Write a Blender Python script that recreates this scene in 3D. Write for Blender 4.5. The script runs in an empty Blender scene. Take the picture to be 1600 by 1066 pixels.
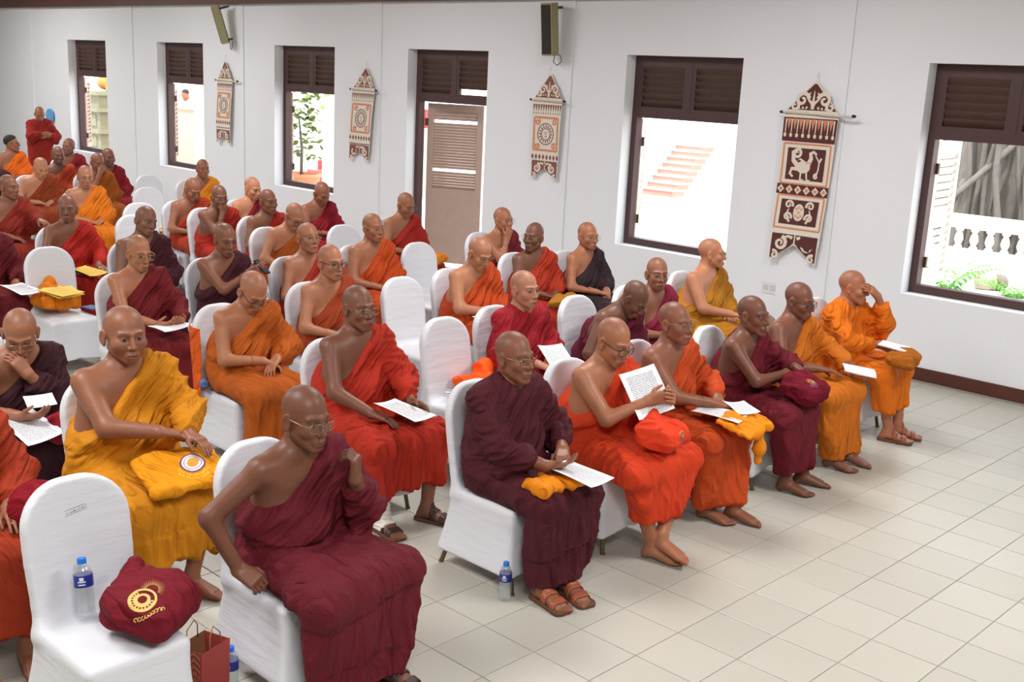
import bpy, bmesh, math, random
import numpy as np
from mathutils import Matrix, Vector
from mathutils.bvhtree import BVHTree

# ------------------------------------------------------------------ camera
scene = bpy.context.scene
C = scene.collection
T = 1 / 3.0                                   # one floor tile, metres
def _rot(a, b, c):
    ca, sa, cb, sb, cc, sc = math.cos(a), math.sin(a), math.cos(b), math.sin(b), math.cos(c), math.sin(c)
    return (np.array([[ca, -sa, 0], [sa, ca, 0], [0, 0, 1]]) @ np.array([[1, 0, 0], [0, cb, -sb], [0, sb, cb]])
            @ np.array([[cc, -sc, 0], [sc, cc, 0], [0, 0, 1]]))
CAM_R = _rot(-0.8114, 1.3385, 0.0481)
CAM_P = np.array([-5.850, -3.1032, 2.5765])
cam = bpy.data.cameras.new('camera')
cam.sensor_width = 36.0
cam.lens = 1744.78 / 1600 * 36
cam.clip_end = 300
camo = bpy.data.objects.new('camera', cam)
C.objects.link(camo)
m4 = np.eye(4); m4[:3, :3] = CAM_R; m4[:3, 3] = CAM_P
camo.matrix_world = Matrix(m4.tolist())
scene.camera = camo

# ------------------------------------------------------------------ world, sun, lamps, exposure
world = bpy.data.worlds.new('world'); scene.world = world
world.use_nodes = True
bg = world.node_tree.nodes['Background']
bg.inputs[0].default_value = (0.92, 0.96, 1.0, 1)
bg.inputs[1].default_value = 4.0
sun = bpy.data.lights.new('sun', 'SUN'); sun.energy = 5.5; sun.angle = math.radians(2); sun.color = (1, .96, .88)
so = bpy.data.objects.new('sun', sun); C.objects.link(so)
so.rotation_euler = (math.radians(14), math.radians(-24), 0)
# ceiling lamp panels of the hall (above the frame, in the ceiling)
def lamp(x, y, sx, sy, w, z=4.25):
    l = bpy.data.lights.new('ceiling_lamp', 'AREA'); l.shape = 'RECTANGLE'; l.size = sx; l.size_y = sy
    l.energy = w; l.color = (1, .99, .98)
    o = bpy.data.objects.new('ceiling_lamp', l); C.objects.link(o); o.location = (x, y, z)
for lx, ly, w in ((-5.2, -3.0, 300), (-0.2, -2.6, 270), (-5.2, 2.0, 230), (0.6, 2.2, 190), (-5.0, 7.2, 230), (0.4, 7.4, 190),
                  (-4.5, 13.0, 230), (0.8, 13.0, 190), (-4, 18.5, 260), (1.0, 18.5, 220)):
    lamp(lx, ly, 1.6, 1.6, w * .68)
scene.view_settings.view_transform = 'Standard'
scene.view_settings.look = 'None'
scene.view_settings.exposure = 0.12
scene.view_settings.gamma = 1.0
scene.view_settings.use_curve_mapping = False

# ------------------------------------------------------------------ helpers
def lin(c):
    return tuple(((v / 255) / 12.92 if v / 255 <= .04045 else (((v / 255) + .055) / 1.055) ** 2.4) for v in c)
MATS = {}
def mat(name, col, rough=.6, metal=0.0, spec=.5, bump=0.0, bscale=40.0, vary=0.0, vscale=8.0, trans=0.0, ior=1.45, emit=0.0):
    if name in MATS: return MATS[name]
    m = bpy.data.materials.new(name); m.use_nodes = True
    nt = m.node_tree; b = nt.nodes['Principled BSDF']
    col = lin(col)
    b.inputs['Base Color'].default_value = (*col, 1)
    b.inputs['Roughness'].default_value = rough
    b.inputs['Metallic'].default_value = metal
    b.inputs['Specular IOR Level'].default_value = spec
    b.inputs['Transmission Weight'].default_value = trans
    b.inputs['IOR'].default_value = ior
    if emit:
        b.inputs['Emission Color'].default_value = (*col, 1); b.inputs['Emission Strength'].default_value = emit
    tc = nt.nodes.new('ShaderNodeTexCoord')
    if vary:
        n = nt.nodes.new('ShaderNodeTexNoise'); n.inputs['Scale'].default_value = vscale; n.inputs['Detail'].default_value = 4
        nt.links.new(tc.outputs['Object'], n.inputs['Vector'])
        r = nt.nodes.new('ShaderNodeMapRange'); r.inputs[3].default_value = 1 - vary; r.inputs[4].default_value = 1 + vary
        nt.links.new(n.outputs[0], r.inputs[0])
        mx = nt.nodes.new('ShaderNodeMix'); mx.data_type = 'RGBA'; mx.blend_type = 'MULTIPLY'; mx.inputs[0].default_value = 1
        mx.inputs[6].default_value = (*col, 1)
        nt.links.new(r.outputs[0], mx.inputs[7]); nt.links.new(mx.outputs[2], b.inputs['Base Color'])
    if bump:
        n = nt.nodes.new('ShaderNodeTexNoise'); n.inputs['Scale'].default_value = bscale; n.inputs['Detail'].default_value = 3
        nt.links.new(tc.outputs['Object'], n.inputs['Vector'])
        bp = nt.nodes.new('ShaderNodeBump'); bp.inputs['Strength'].default_value = bump; bp.inputs['Distance'].default_value = .01
        nt.links.new(n.outputs[0], bp.inputs['Height']); nt.links.new(bp.outputs[0], b.inputs['Normal'])
    MATS[name] = m
    return m

def tag(o, label=None, cat=None, group=None, kind=None):
    if label: o['label'] = label
    if cat: o['category'] = cat
    if group: o['group'] = group
    if kind: o['kind'] = kind
    return o
def npmesh(name, v, f, mt=None, smooth=True, attrs=None):
    me = bpy.data.meshes.new(name)
    v = np.asarray(v, np.float32); f = np.asarray(f, np.int32)
    k = f.shape[1]
    me.vertices.add(len(v)); me.vertices.foreach_set('co', v.ravel())
    me.loops.add(f.size); me.loops.foreach_set('vertex_index', f.ravel())
    me.polygons.add(len(f)); me.polygons.foreach_set('loop_start', np.arange(0, f.size, k, dtype=np.int32))
    me.polygons.foreach_set('loop_total', np.full(len(f), k, np.int32))
    if smooth: me.polygons.foreach_set('use_smooth', np.ones(len(f), bool))
    if attrs:
        for an, a in attrs.items():
            if a.ndim == 2:
                at = me.attributes.new(an, 'FLOAT_VECTOR', 'POINT'); at.data.foreach_set('vector', a.astype(np.float32).ravel())
            else:
                at = me.attributes.new(an, 'FLOAT', 'POINT'); at.data.foreach_set('value', a.astype(np.float32).ravel())
    me.update(calc_edges=True); me.validate()
    if mt: me.materials.append(mt)
    return me
def link(name, me, parent=None, loc=None, rz=None):
    o = bpy.data.objects.new(name, me); C.objects.link(o)
    if parent: o.parent = parent
    if loc is not None: o.location = loc
    if rz is not None: o.rotation_euler = (0, 0, rz)
    return o
def empty(name, loc=(0, 0, 0), rz=0.0):
    o = bpy.data.objects.new(name, None); C.objects.link(o); o.location = loc; o.rotation_euler = (0, 0, rz)
    o.empty_display_size = .1
    return o

class MB:
    """collects polygons into one mesh"""
    def __init__(self): self.v = []; self.f = []
    def add(self, vs, fs):
        n = len(self.v); self.v += [tuple(p) for p in vs]; self.f += [tuple(i + n for i in f) for f in fs]; return self
    def box(self, a, b, M=None):
        x0, y0, z0 = a; x1, y1, z1 = b
        vs = [(x0, y0, z0), (x1, y0, z0), (x1, y1, z0), (x0, y1, z0), (x0, y0, z1), (x1, y0, z1), (x1, y1, z1), (x0, y1, z1)]
        if M is not None: vs = [tuple(M @ Vector(p)) for p in vs]
        return self.add(vs, [(0, 3, 2, 1), (4, 5, 6, 7), (0, 1, 5, 4), (1, 2, 6, 5), (2, 3, 7, 6), (3, 0, 4, 7)])
    def tube(self, pts, r, n=8, closed=False, caps=True):
        P = [Vector(p) for p in pts]; N = len(P); rings = []
        rr = r if isinstance(r, (list, tuple)) else [r] * N
        up = None
        for i in range(N):
            a = P[(i - 1) % N] if (closed or i > 0) else P[i]
            b = P[(i + 1) % N] if (closed or i < N - 1) else P[i]
            t = (b - a).normalized() if (b - a).length > 1e-9 else Vector((0, 0, 1))
            if up is None:
                up = Vector((0, 0, 1)) if abs(t.z) < .9 else Vector((1, 0, 0))
            s = t.cross(up)
            if s.length < 1e-6: s = t.orthogonal()
            s.normalize(); up = s.cross(t).normalized()
            rings.append([P[i] + s * (math.cos(2 * math.pi * k / n) * rr[i]) + up * (math.sin(2 * math.pi * k / n) * rr[i]) for k in range(n)])
        vs = [p for R in rings for p in R]; fs = []
        for i in range(N if closed else N - 1):
            j = (i + 1) % N
            for k in range(n):
                l = (k + 1) % n
                fs.append((i * n + k, i * n + l, j * n + l, j * n + k))
        if caps and not closed:
            fs.append(tuple(range(n - 1, -1, -1))); fs.append(tuple((N - 1) * n + k for k in range(n)))
        return self.add(vs, fs)
    def lathe(self, prof, n=24, c=(0, 0, 0)):
        vs = []; fs = []
        for (r, z) in prof:
            for k in range(n):
                a = 2 * math.pi * k / n; vs.append((c[0] + r * math.cos(a), c[1] + r * math.sin(a), c[2] + z))
        for i in range(len(prof) - 1):
            for k in range(n):
                l = (k + 1) % n; fs.append((i * n + k, i * n + l, (i + 1) * n + l, (i + 1) * n + k))
        fs.append(tuple(range(n - 1, -1, -1))); fs.append(tuple((len(prof) - 1) * n + k for k in range(n)))
        return self.add(vs, fs)
    def prism(self, poly, d0, d1, fn):
        """polygon (u,v) extruded from d0 to d1; fn(u,v,d)->xyz"""
        n = len(poly); vs = [fn(u, v, d0) for u, v in poly] + [fn(u, v, d1) for u, v in poly]
        fs = [tuple(range(n - 1, -1, -1)), tuple(range(n, 2 * n))] + [(i, (i + 1) % n, n + (i + 1) % n, n + i) for i in range(n)]
        return self.add(vs, fs)
    def mesh(self, name, mt=None, smooth=False):
        me = bpy.data.meshes.new(name); me.from_pydata(self.v, [], self.f); me.update()
        bm = bmesh.new(); bm.from_mesh(me); bmesh.ops.recalc_face_normals(bm, faces=bm.faces); bm.to_mesh(me); bm.free()
        if smooth:
            for p in me.polygons: p.use_smooth = True
        if mt: me.materials.append(mt)
        return me
    def build(self, name, mt=None, parent=None, smooth=False, loc=None, rz=None):
        return link(name, self.mesh(name, mt, smooth), parent, loc, rz)

# ------------------------------------------------------------------ signed-distance modelling (numpy)
A3 = lambda *a: np.array(a, np.float32)
def cap(p, a, b, ra, rb=None):
    rb = ra if rb is None else rb
    a = np.asarray(a, np.float32); b = np.asarray(b, np.float32); d = b - a
    q = p - a; t = np.clip(q @ d / max(float(d @ d), 1e-9), 0, 1)
    q = q - t[:, None] * d
    return np.sqrt(np.einsum('ij,ij->i', q, q)) - (ra + (rb - ra) * t)
def sph(p, c, r):
    q = p - np.asarray(c, np.float32); return np.sqrt(np.einsum('ij,ij->i', q, q)) - r
def ell(p, c, r, R=None):
    q = p - np.asarray(c, np.float32)
    if R is not None: q = q @ R.astype(np.float32)
    r = np.asarray(r, np.float32)
    a = q / r; k0 = np.sqrt(np.einsum('ij,ij->i', a, a)); b = a / r; k1 = np.sqrt(np.einsum('ij,ij->i', b, b)) + 1e-6
    return k0 * (k0 - 1) / k1
def strap(p, A0, A1, B0, B1, ra, rb):
    A0, A1, B0, B1 = [np.asarray(x, np.float32) for x in (A0, A1, B0, B1)]
    ca = (A0 + A1) / 2; cb = (B0 + B1) / 2; d = cb - ca
    q = p - ca; t = np.clip(q @ d / max(float(d @ d), 1e-9), 0, 1)
    wa = (A1 - A0) / 2; wb = (B1 - B0) / 2
    q = q - t[:, None] * d
    w = wa + t[:, None] * (wb - wa)
    ww = np.einsum('ij,ij->i', w, w) + 1e-9
    u = np.clip(np.einsum('ij,ij->i', q, w) / ww, -1, 1)
    q = q - u[:, None] * w
    return np.sqrt(np.einsum('ij,ij->i', q, q)) - (ra + (rb - ra) * t)
def rbox(p, c, h, r, R=None):
    q = p - np.asarray(c, np.float32)
    if R is not None: q = q @ R.astype(np.float32)
    q = np.abs(q) - (np.asarray(h, np.float32) - r)
    return np.sqrt((np.maximum(q, 0) ** 2).sum(1)) + np.minimum(q.max(1), 0) - r
def smin(a, b, k):
    h = np.clip(.5 + .5 * (b - a) / k, 0, 1)
    return b + (a - b) * h - k * h * (1 - h)
def smax(a, b, k): return -smin(-a, -b, k)
def surf(f, lo, hi, h):
    """mesh the zero level of f inside a box, evaluating only near the surface (naive surface nets)"""
    lo = np.asarray(lo, np.float32); hi = np.asarray(hi, np.float32)
    nb = np.maximum(np.ceil((hi - lo) / (4 * h)).astype(int), 1)
    gx, gy, gz = [lo[i] + (4 * np.arange(nb[i]) + 1.5) * h for i in range(3)]
    Cc = np.stack(np.meshgrid(gx, gy, gz, indexing='ij'), -1).reshape(-1, 3).astype(np.float32)
    dc = f(Cc).reshape(nb).astype(np.float32)
    act = np.abs(dc) < 4.9 * h + .004
    D = np.repeat(np.repeat(np.repeat(dc, 4, 0), 4, 1), 4, 2)
    V = D.reshape(nb[0], 4, nb[1], 4, nb[2], 4).transpose(0, 2, 4, 1, 3, 5)
    o = np.arange(4) - 1.5
    O = np.stack(np.meshgrid(o, o, o, indexing='ij'), -1).reshape(-1, 3) * h
    P = (Cc.reshape(*nb, 3)[act][:, None, :] + O[None]).reshape(-1, 3).astype(np.float32)
    if len(P) == 0: return np.zeros((0, 3)), np.zeros((0, 4), int)
    V[act] = f(P).reshape(-1, 4, 4, 4)
    n = D.shape; S = D < 0
    ny, nz = n[1], n[2]
    lid = lambda i, j, k: (i * ny + j) * nz + k
    pos = []; cells = []; quads = []
    for ax in range(3):
        sl0 = [slice(None)] * 3; sl1 = [slice(None)] * 3; sl0[ax] = slice(0, -1); sl1[ax] = slice(1, None)
        cr = S[tuple(sl0)] != S[tuple(sl1)]
        a1, a2 = (ax + 1) % 3, (ax + 2) % 3
        e = np.nonzero(cr); e = np.stack(e, 1)
        ok = (e[:, a1] > 0) & (e[:, a2] > 0) & (e[:, a1] < n[a1] - 1) & (e[:, a2] < n[a2] - 1)
        e = e[ok]
        e1 = e.copy(); e1[:, ax] += 1
        d0 = D[e[:, 0], e[:, 1], e[:, 2]]; d1 = D[e1[:, 0], e1[:, 1], e1[:, 2]]
        t = d0 / (d0 - d1)
        pt = e.astype(np.float64); pt[:, ax] += t
        cc = []
        for da, db in ((0, 0), (1, 0), (1, 1), (0, 1)):
            c = e.copy(); c[:, a1] -= da; c[:, a2] -= db
            cc.append(lid(c[:, 0], c[:, 1], c[:, 2])); pos.append(pt); cells.append(cc[-1])
        q = np.stack(cc, 1)
        inside = S[e[:, 0], e[:, 1], e[:, 2]]
        q[~inside] = q[~inside][:, ::-1]
        quads.append(q)
    cells = np.concatenate(cells); pos = np.concatenate(pos); quads = np.concatenate(quads)
    if len(cells) == 0: return np.zeros((0, 3)), np.zeros((0, 4), int)
    u, inv = np.unique(cells, return_inverse=True)
    cnt = np.bincount(inv)
    v = np.stack([np.bincount(inv, pos[:, i]) / cnt for i in range(3)], 1) * h + lo
    idx = np.searchsorted(u, quads)
    return v, idx
def vnormals(v, f):
    a = v[f[:, 2]] - v[f[:, 0]]; b = v[f[:, 3]] - v[f[:, 1]]
    fn = np.cross(a, b); n = np.zeros_like(v)
    for k in range(4):
        for i in range(3): n[:, i] += np.bincount(f[:, k], fn[:, i], len(v))
    return n / (np.linalg.norm(n, axis=1, keepdims=True) + 1e-12)
def relax(v, f, it=1, w=.5):
    for _ in range(it):
        s = np.zeros_like(v); c = np.zeros(len(v))
        for k in range(4):
            j = f[:, (k + 1) % 4]
            for i in range(3): s[:, i] += np.bincount(f[:, k], v[j, i], len(v))
            c += np.bincount(f[:, k], minlength=len(v))
        v = v * (1 - w) + w * s / np.maximum(c, 1)[:, None]
    return v
def noise3(p, freq, seed):
    r = np.random.RandomState(seed); o = np.zeros(len(p))
    for i in range(5):
        d = r.normal(size=3); d /= np.linalg.norm(d); o += np.sin((p @ d) * freq * r.uniform(.6, 1.6) + r.uniform(0, 6.28))
    return o / 2.6
def rotm(ax, a):
    c, s = math.cos(a), math.sin(a)
    return {'x': np.array([[1, 0, 0], [0, c, -s], [0, s, c]]), 'y': np.array([[c, 0, s], [0, 1, 0], [-s, 0, c]]),
            'z': np.array([[c, -s, 0], [s, c, 0], [0, 0, 1]])}[ax]
def nrm(v): v = np.asarray(v, float); return v / (np.linalg.norm(v) + 1e-12)
RAD = math.radians

# ------------------------------------------------------------------ the hall
XW = 4.125
white = mat('white_plaster', (227, 229, 233), .75, bump=.06, bscale=6, vary=.025, vscale=1.3)
brown = mat('brown_paint', (74, 50, 49), .5, vary=.15, vscale=5, bump=.1, bscale=30)
brown_l = mat('brown_louvre', (84, 62, 54), .55, vary=.2, vscale=6)
glareleaf = mat('overexposed_shutter', (226, 218, 204), .6, vary=.06)  # overexposed sunlit shutter face, its glare put into the base colour
leafp = mat('sunlit_brown_shutter', (170, 146, 134), .55, vary=.12, vscale=7)  # brown shutters, colour lightened for the sun on them
skirtm = mat('dark_wood_skirting', (84, 46, 36), .45, vary=.3, vscale=6)
grout = mat('grey_grout', (150, 144, 132), .8)

def tile_mat():
    m = bpy.data.materials.new('cream_tile'); m.use_nodes = True; nt = m.node_tree; b = nt.nodes['Principled BSDF']
    oi = nt.nodes.new('ShaderNodeObjectInfo'); tc = nt.nodes.new('ShaderNodeTexCoord')
    n = nt.nodes.new('ShaderNodeTexNoise'); n.inputs['Scale'].default_value = 3.0; n.inputs['Detail'].default_value = 5
    nt.links.new(tc.outputs['Object'], n.inputs['Vector'])
    r = nt.nodes.new('ShaderNodeMapRange'); r.inputs[3].default_value = .93; r.inputs[4].default_value = 1.04
    nt.links.new(n.outputs[0], r.inputs[0])
    r2 = nt.nodes.new('ShaderNodeMapRange'); r2.inputs[3].default_value = .95; r2.inputs[4].default_value = 1.03
    nt.links.new(oi.outputs['Random'], r2.inputs[0])
    mu = nt.nodes.new('ShaderNodeMath'); mu.operation = 'MULTIPLY'
    nt.links.new(r.outputs[0], mu.inputs[0]); nt.links.new(r2.outputs[0], mu.inputs[1])
    mx = nt.nodes.new('ShaderNodeMix'); mx.data_type = 'RGBA'; mx.blend_type = 'MULTIPLY'; mx.inputs[0].default_value = 1
    mx.inputs[6].default_value = (*lin((184, 181, 170)), 1)
    nt.links.new(mu.outputs[0], mx.inputs[7]); nt.links.new(mx.outputs[2], b.inputs['Base Color'])
    b.inputs['Roughness'].default_value = .32
    b.inputs['Specular IOR Level'].default_value = .45
    return m
tilem = tile_mat()

# floor slab and tiles
floor = MB().box((-9, -8, -.2), (XW + .3, 26, -.006)).build('floor', grout)
tag(floor, kind='structure')
def tile_mesh(n):
    g = .0022; b = .003; s = T
    bm = MB()
    a0, a1 = g, s - g
    vs = [(a0, a0, -.006), (a1, a0, -.006), (a1, a1, -.006), (a0, a1, -.006), (a0, a0, -b * .4), (a1, a0, -b * .4), (a1, a1, -b * .4), (a0, a1, -b * .4),
          (a0 + b, a0 + b, 0), (a1 - b, a0 + b, 0), (a1 - b, a1 - b, 0), (a0 + b, a1 - b, 0)]
    fs = [(0, 1, 5, 4), (1, 2, 6, 5), (2, 3, 7, 6), (3, 0, 4, 7), (4, 5, 9, 8), (5, 6, 10, 9), (6, 7, 11, 10), (7, 4, 8, 11), (8, 9, 10, 11)]
    return vs, fs
tv, tf = tile_mesh(0)
tme = MB().add(tv, tf).mesh('tile', tilem)
cand = []; rest = MB()
for i in range(-27, 13):
    for j in range(-24, 78):
        x, y = i * T, j * T
        if x + T > XW + .02: continue
        c = (np.array([x + T / 2, y + T / 2, 0]) - CAM_P) @ CAM_R
        vis = False
        if c[2] < -1:
            u, v = 800 + 1744.78 * c[0] / -c[2], 533 - 1744.78 * c[1] / -c[2]
            vis = -60 < u < 1660 and 430 < v < 1130
        cand.append((not vis, -c[2], x, y))
cand.sort()
for k, (nv, d, x, y) in enumerate(cand):
    if not nv and k < 290:
        t = link('tile', tme, floor, (x, y, 0))
    else:
        rest.add([(a + x, b + y, c) for a, b, c in tv], tf)
tag(rest.build('tile_field', tilem, floor), kind='stuff')

# window wall (openings cut through a 0.3 m thick wall)
SILL, HEAD, BEAM, CEIL = .775, 2.87, 3.47, 4.4
OPEN = [(-.11, 1.387, 'w'), (3.33, 4.827, 'w'), (7.0, 8.51, 'd'), (10.10, 11.59, 'w'), (13.62, 15.11, 'w'), (16.98, 18.52, 'w')]
wb = MB(); y = -8.0
for (a, b, k) in OPEN:
    wb.box((XW, y, 0), (XW + .3, a, CEIL))
    wb.box((XW, a, HEAD), (XW + .3, b, CEIL))
    if k == 'w': wb.box((XW, a, 0), (XW + .3, b, SILL))
    y = b
wb.box((XW, y, 0), (XW + .3, 26, CEIL))
wr = wb.build('wall_right', white); tag(wr, kind='structure')
for yc in (2.42, 5.88, 9.32, 12.68, 16.2, 20.4, -1.9):
    p = MB().box((XW - .018, yc - .27, .0), (XW + .01, yc + .27, BEAM + .2)).build('pilaster', white, wr)
tag(MB().box((-9, 26, 0), (XW + .3, 26.3, CEIL)).build('wall_far', white), kind='structure')
tag(MB().box((-9.3, -8, 0), (-9, 26, CEIL)).build('wall_left', mat('low_fill_plaster', (176, 172, 166), .8)), kind='structure')  # unseen side wall, plaster greyed to cut bounced fill light
tag(MB().box((-9, -8.3, 0), (XW + .3, -8, CEIL)).build('wall_near', mat('low_fill_plaster', (176, 172, 166), .8)), kind='structure')  # same greyed plaster on the wall behind the camera
tag(MB().box((-9.3, -8.3, CEIL), (XW + .9, 26.3, CEIL + .12)).build('ceiling', mat('ceiling_timber', (120, 92, 74), .6, vary=.2, vscale=2)), kind='structure')
bm_ = MB()
bm_.box((XW - .12, -8, BEAM), (XW, 26, BEAM + .22))
tag(bm_.build('trim_1', mat('timber_wall_plate', (92, 60, 48), .5, vary=.25, vscale=3)), kind='structure')
# skirting
sb = MB(); y = -8
for (a, b, k) in OPEN:
    if k == 'd':
        sb.box((XW - .018, y, 0), (XW, a, .115)); y = b
sb.box((XW - .018, y, 0), (XW, 26, .115))
tag(sb.build('baseboard_right', skirtm), kind='structure')

# windows
FX = XW + .16                                  # room face of the frames
slat_me = None
def louvre(parent, y0, y1, z0, z1, n, x=FX, broken=()):
    f = MB(); w = .045
    f.box((x, y0, z0), (x + .05, y0 + w, z1)); f.box((x, y1 - w, z0), (x + .05, y1, z1))
    f.box((x, y0 + w, z0), (x + .05, y1 - w, z0 + w)); f.box((x, y0 + w, z1 - w), (x + .05, y1 - w, z1))
    f.build('louvre_frame', brown, parent)
    st = (z1 - z0 - 2 * w) / n
    sm = MB(); h = st * .66
    sm.box((-.005, y0 + w, -h), (.005, y1 - w, h), Matrix.Rotation(RAD(-38), 4, 'Y'))
    me = sm.mesh('slat', brown_l)
    for i in range(n):
        if i in broken: continue
        link('slat', me, parent, (x + .03, 0, z0 + w + st * (i + .5)))
def leaf(parent, hinge, th, wd, z0, z1, zl0, m, nsl, name='shutter_leaf'):
    """louvred shutter/door leaf hinged at (x,y), opened outwards by th from closed"""
    e = empty(name, (hinge[0], hinge[1], 0)); e.parent = parent
    e.rotation_euler = (0, 0, th)
    w = .085
    f = MB()
    f.box((0, -w, z0), (.035, 0, z1)); f.box((0, -wd, z0), (.035, -wd + w, z1))
    f.box((0, -wd + w, z1 - .1), (.035, -w, z1)); f.box((0, -wd + w, z0), (.035, -w, zl0))
    f.build('leaf_frame', m, e)
    st = (z1 - .1 - zl0) / nsl
    me = MB().box((-.004, -wd + w, -st * .52), (.004, -w, st * .52), Matrix.Rotation(RAD(-30), 4, 'Y')).mesh('slat', m)
    for i in range(nsl):
        if name == 'door_leaf' and i in (6, 23): continue
        link('slat', me, e, (.018, 0, zl0 + st * (i + .5)))
    for zz in (z0 + .25, z1 - .25):
        MB().box((-.03, -.01, zz - .05), (.0, .03, zz + .05)).build('hinge', brown, e)
    return e
for n, (a, b, k) in enumerate(OPEN):
    w = empty(('door_' if k == 'd' else 'window_') + str(n + 1), (0, 0, 0)); tag(w, kind='structure')
    z0 = 0 if k == 'd' else SILL
    fr = MB(); t = .07
    fr.box((FX, a, z0), (FX + .1, a + t, HEAD)); fr.box((FX, b - t, z0), (FX + .1, b, HEAD))
    fr.box((FX, a + t, HEAD - t), (FX + .1, b - t, HEAD))
    if k == 'w': fr.box((FX, a + t, z0), (FX + .1, b - t, z0 + .075))
    fr.build('frame', brown, w)
    TR = 2.2
    MB().box((FX, a + t, TR), (FX + .1, b - t, TR + .075)).build('transom', brown, w)
    mid = (a + b) / 2
    MB().box((FX - .004, mid - .03, TR + .075), (FX + .09, mid + .03, HEAD - t)).build('mullion', brown, w)
    louvre(w, mid + .03, b - t, TR + .075, HEAD - t, 6)
    louvre(w, a + t, mid - .03, TR + .075, HEAD - t, 6, broken=(0,) if k == 'd' else ())
    if k == 'w':
        leaf(w, (FX + .13, b - .06), RAD({0: 96, 1: 123, 3: 144, 4: 147, 5: 147}[n]), .70, SILL + .03, TR - .02, SILL + .13, glareleaf if n < 2 else leafp, 16)
    else:
        leaf(w, (FX + .13, b - .10), RAD(26), .80, .03, TR - .02, 1.05, leafp, 27, 'door_leaf')
        MB().box((XW, a, -.006), (XW + .3, b, .012)).build('threshold', grout, w)

# ------------------------------------------------------------------ covered banquet chairs
def spandex():
    m = bpy.data.materials.new('white_spandex'); m.use_nodes = True; nt = m.node_tree; b = nt.nodes['Principled BSDF']
    b.inputs['Base Color'].default_value = (*lin((216, 218, 224)), 1); b.inputs['Roughness'].default_value = .5
    b.inputs['Sheen Weight'].default_value = .15
    tc = nt.nodes.new('ShaderNodeTexCoord'); mp = nt.nodes.new('ShaderNodeMapping'); mp.inputs['Scale'].default_value = (3, 3, 16)
    mp.inputs['Rotation'].default_value = (.5, .35, .0)
    n = nt.nodes.new('ShaderNodeTexNoise'); n.inputs['Scale'].default_value = 1.6; n.inputs['Detail'].default_value = 2
    nt.links.new(tc.outputs['Object'], mp.inputs[0]); nt.links.new(mp.outputs[0], n.inputs['Vector'])
    bp = nt.nodes.new('ShaderNodeBump'); bp.inputs['Strength'].default_value = .22; bp.inputs['Distance'].default_value = .02
    nt.links.new(n.outputs[0], bp.inputs['Height']); nt.links.new(bp.outputs[0], b.inputs['Normal'])
    return m
spx = spandex()
bronze = mat('bronze_tube', (112, 98, 70), .35, .7)
SEAT = .455; CH_H = .985
def chair_cover(seed, flare=0.0):
    bw = .215
    br = rotm('x', RAD(-9))                    # backrest leans back
    def f(p):
        q = (p - A3(0, .215, .44)) @ br.astype(np.float32)
        x, y, z = q[:, 0], q[:, 1], q[:, 2]
        hz = (CH_H - .44) / math.cos(RAD(9)); cz = hz / 2 - .02
        r = .185
        wdt = bw - .012 * np.clip((.25 - z) / .25, 0, 1)
        ax = np.abs(x) - (wdt - r); az = np.abs(z - cz) - (hz / 2 + .02 - r)
        d2 = np.sqrt(np.maximum(ax, 0) ** 2 + np.maximum(az, 0) ** 2) + np.minimum(np.maximum(ax, az), 0) - r
        low = np.maximum(np.abs(x) - wdt, np.maximum(z - cz, -z - .03))
        d2 = np.minimum(d2, low)
        th = np.abs(y + .02 * (x / .2) ** 2 - .012) - .012
        e = np.stack([np.maximum(d2 + .018, 0), np.maximum(th, 0)], 1)
        back = np.sqrt((e ** 2).sum(1)) + np.minimum(np.maximum(d2 + .018, th), 0) - .018
        # seat and skirt
        t = np.clip((SEAT - p[:, 2]) / (SEAT - .08), 0, 1)
        hx = .212 + (.03 + flare) * t; y0 = -.238 - .03 * t; y1 = .225 + .075 * t
        sag = .018 * np.sin(np.pi * t)
        bx = np.abs(p[:, 0]) - hx + sag; by = np.maximum(y0 + sag - p[:, 1], p[:, 1] - y1)
        rr = .03
        dome = .02 * (1 - (p[:, 0] / .2) ** 2) * (1 - ((p[:, 1]) / .22) ** 2)
        bz = np.maximum(p[:, 2] - (SEAT - .012) - np.maximum(dome, -.02), .085 + .035 * (1 - (p[:, 0] / .24) ** 2) * (1 - (p[:, 1] / .28) ** 2) - p[:, 2])
        qq = np.stack([bx, by, bz], 1) + rr
        seat = np.sqrt((np.maximum(qq, 0) ** 2).sum(1)) + np.minimum(qq.max(1), 0) - rr
        seat = np.maximum(seat, .088 + .03 * np.clip(1 - np.abs(p[:, 0]) / .22, 0, 1) * 1.0 - p[:, 2] - .0)
        return smin(back, seat, .06)
    v, fc = surf(f, (-.34, -.36, .04), (.34, .44, 1.06), .0105)
    v = relax(v, fc, 1, .4)
    n = vnormals(v, fc)
    # tension creases running from the seat corners and down the skirt
    x, y, z = v.T
    s = np.zeros(len(v))
    sk = np.clip((.40 - z) / .1, 0, 1) * np.clip((z - .1) / .1, 0, 1)
    s += sk * .005 * noise3(np.stack([(x + .6 * y) * 26, y * 12, z * 7], 1), 1, seed)
    st = np.clip(1 - np.abs(z - SEAT) / .07, 0, 1) * np.clip((y - .0) / .2, 0, 1)
    s += st * .006 * noise3(np.stack([(np.abs(x) + y) * 40, y * 10, z * 14], 1), 1, seed + 3)
    s += np.clip((z - .5) / .1, 0, 1) * np.clip((.62 - z) / .1, 0, 1) * .004 * noise3(np.stack([x * 9, y * 9, (z + .3 * x) * 60], 1), 1, seed + 5)
    v = v + n * s[:, None]
    return npmesh('cover', v, fc, spx)
COVERS = [chair_cover(1), chair_cover(7, .012), chair_cover(13, .004)]
_l = MB(); _l.tube([(0, 0, 0), (0, 0, .16)], .0125, 10)
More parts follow.
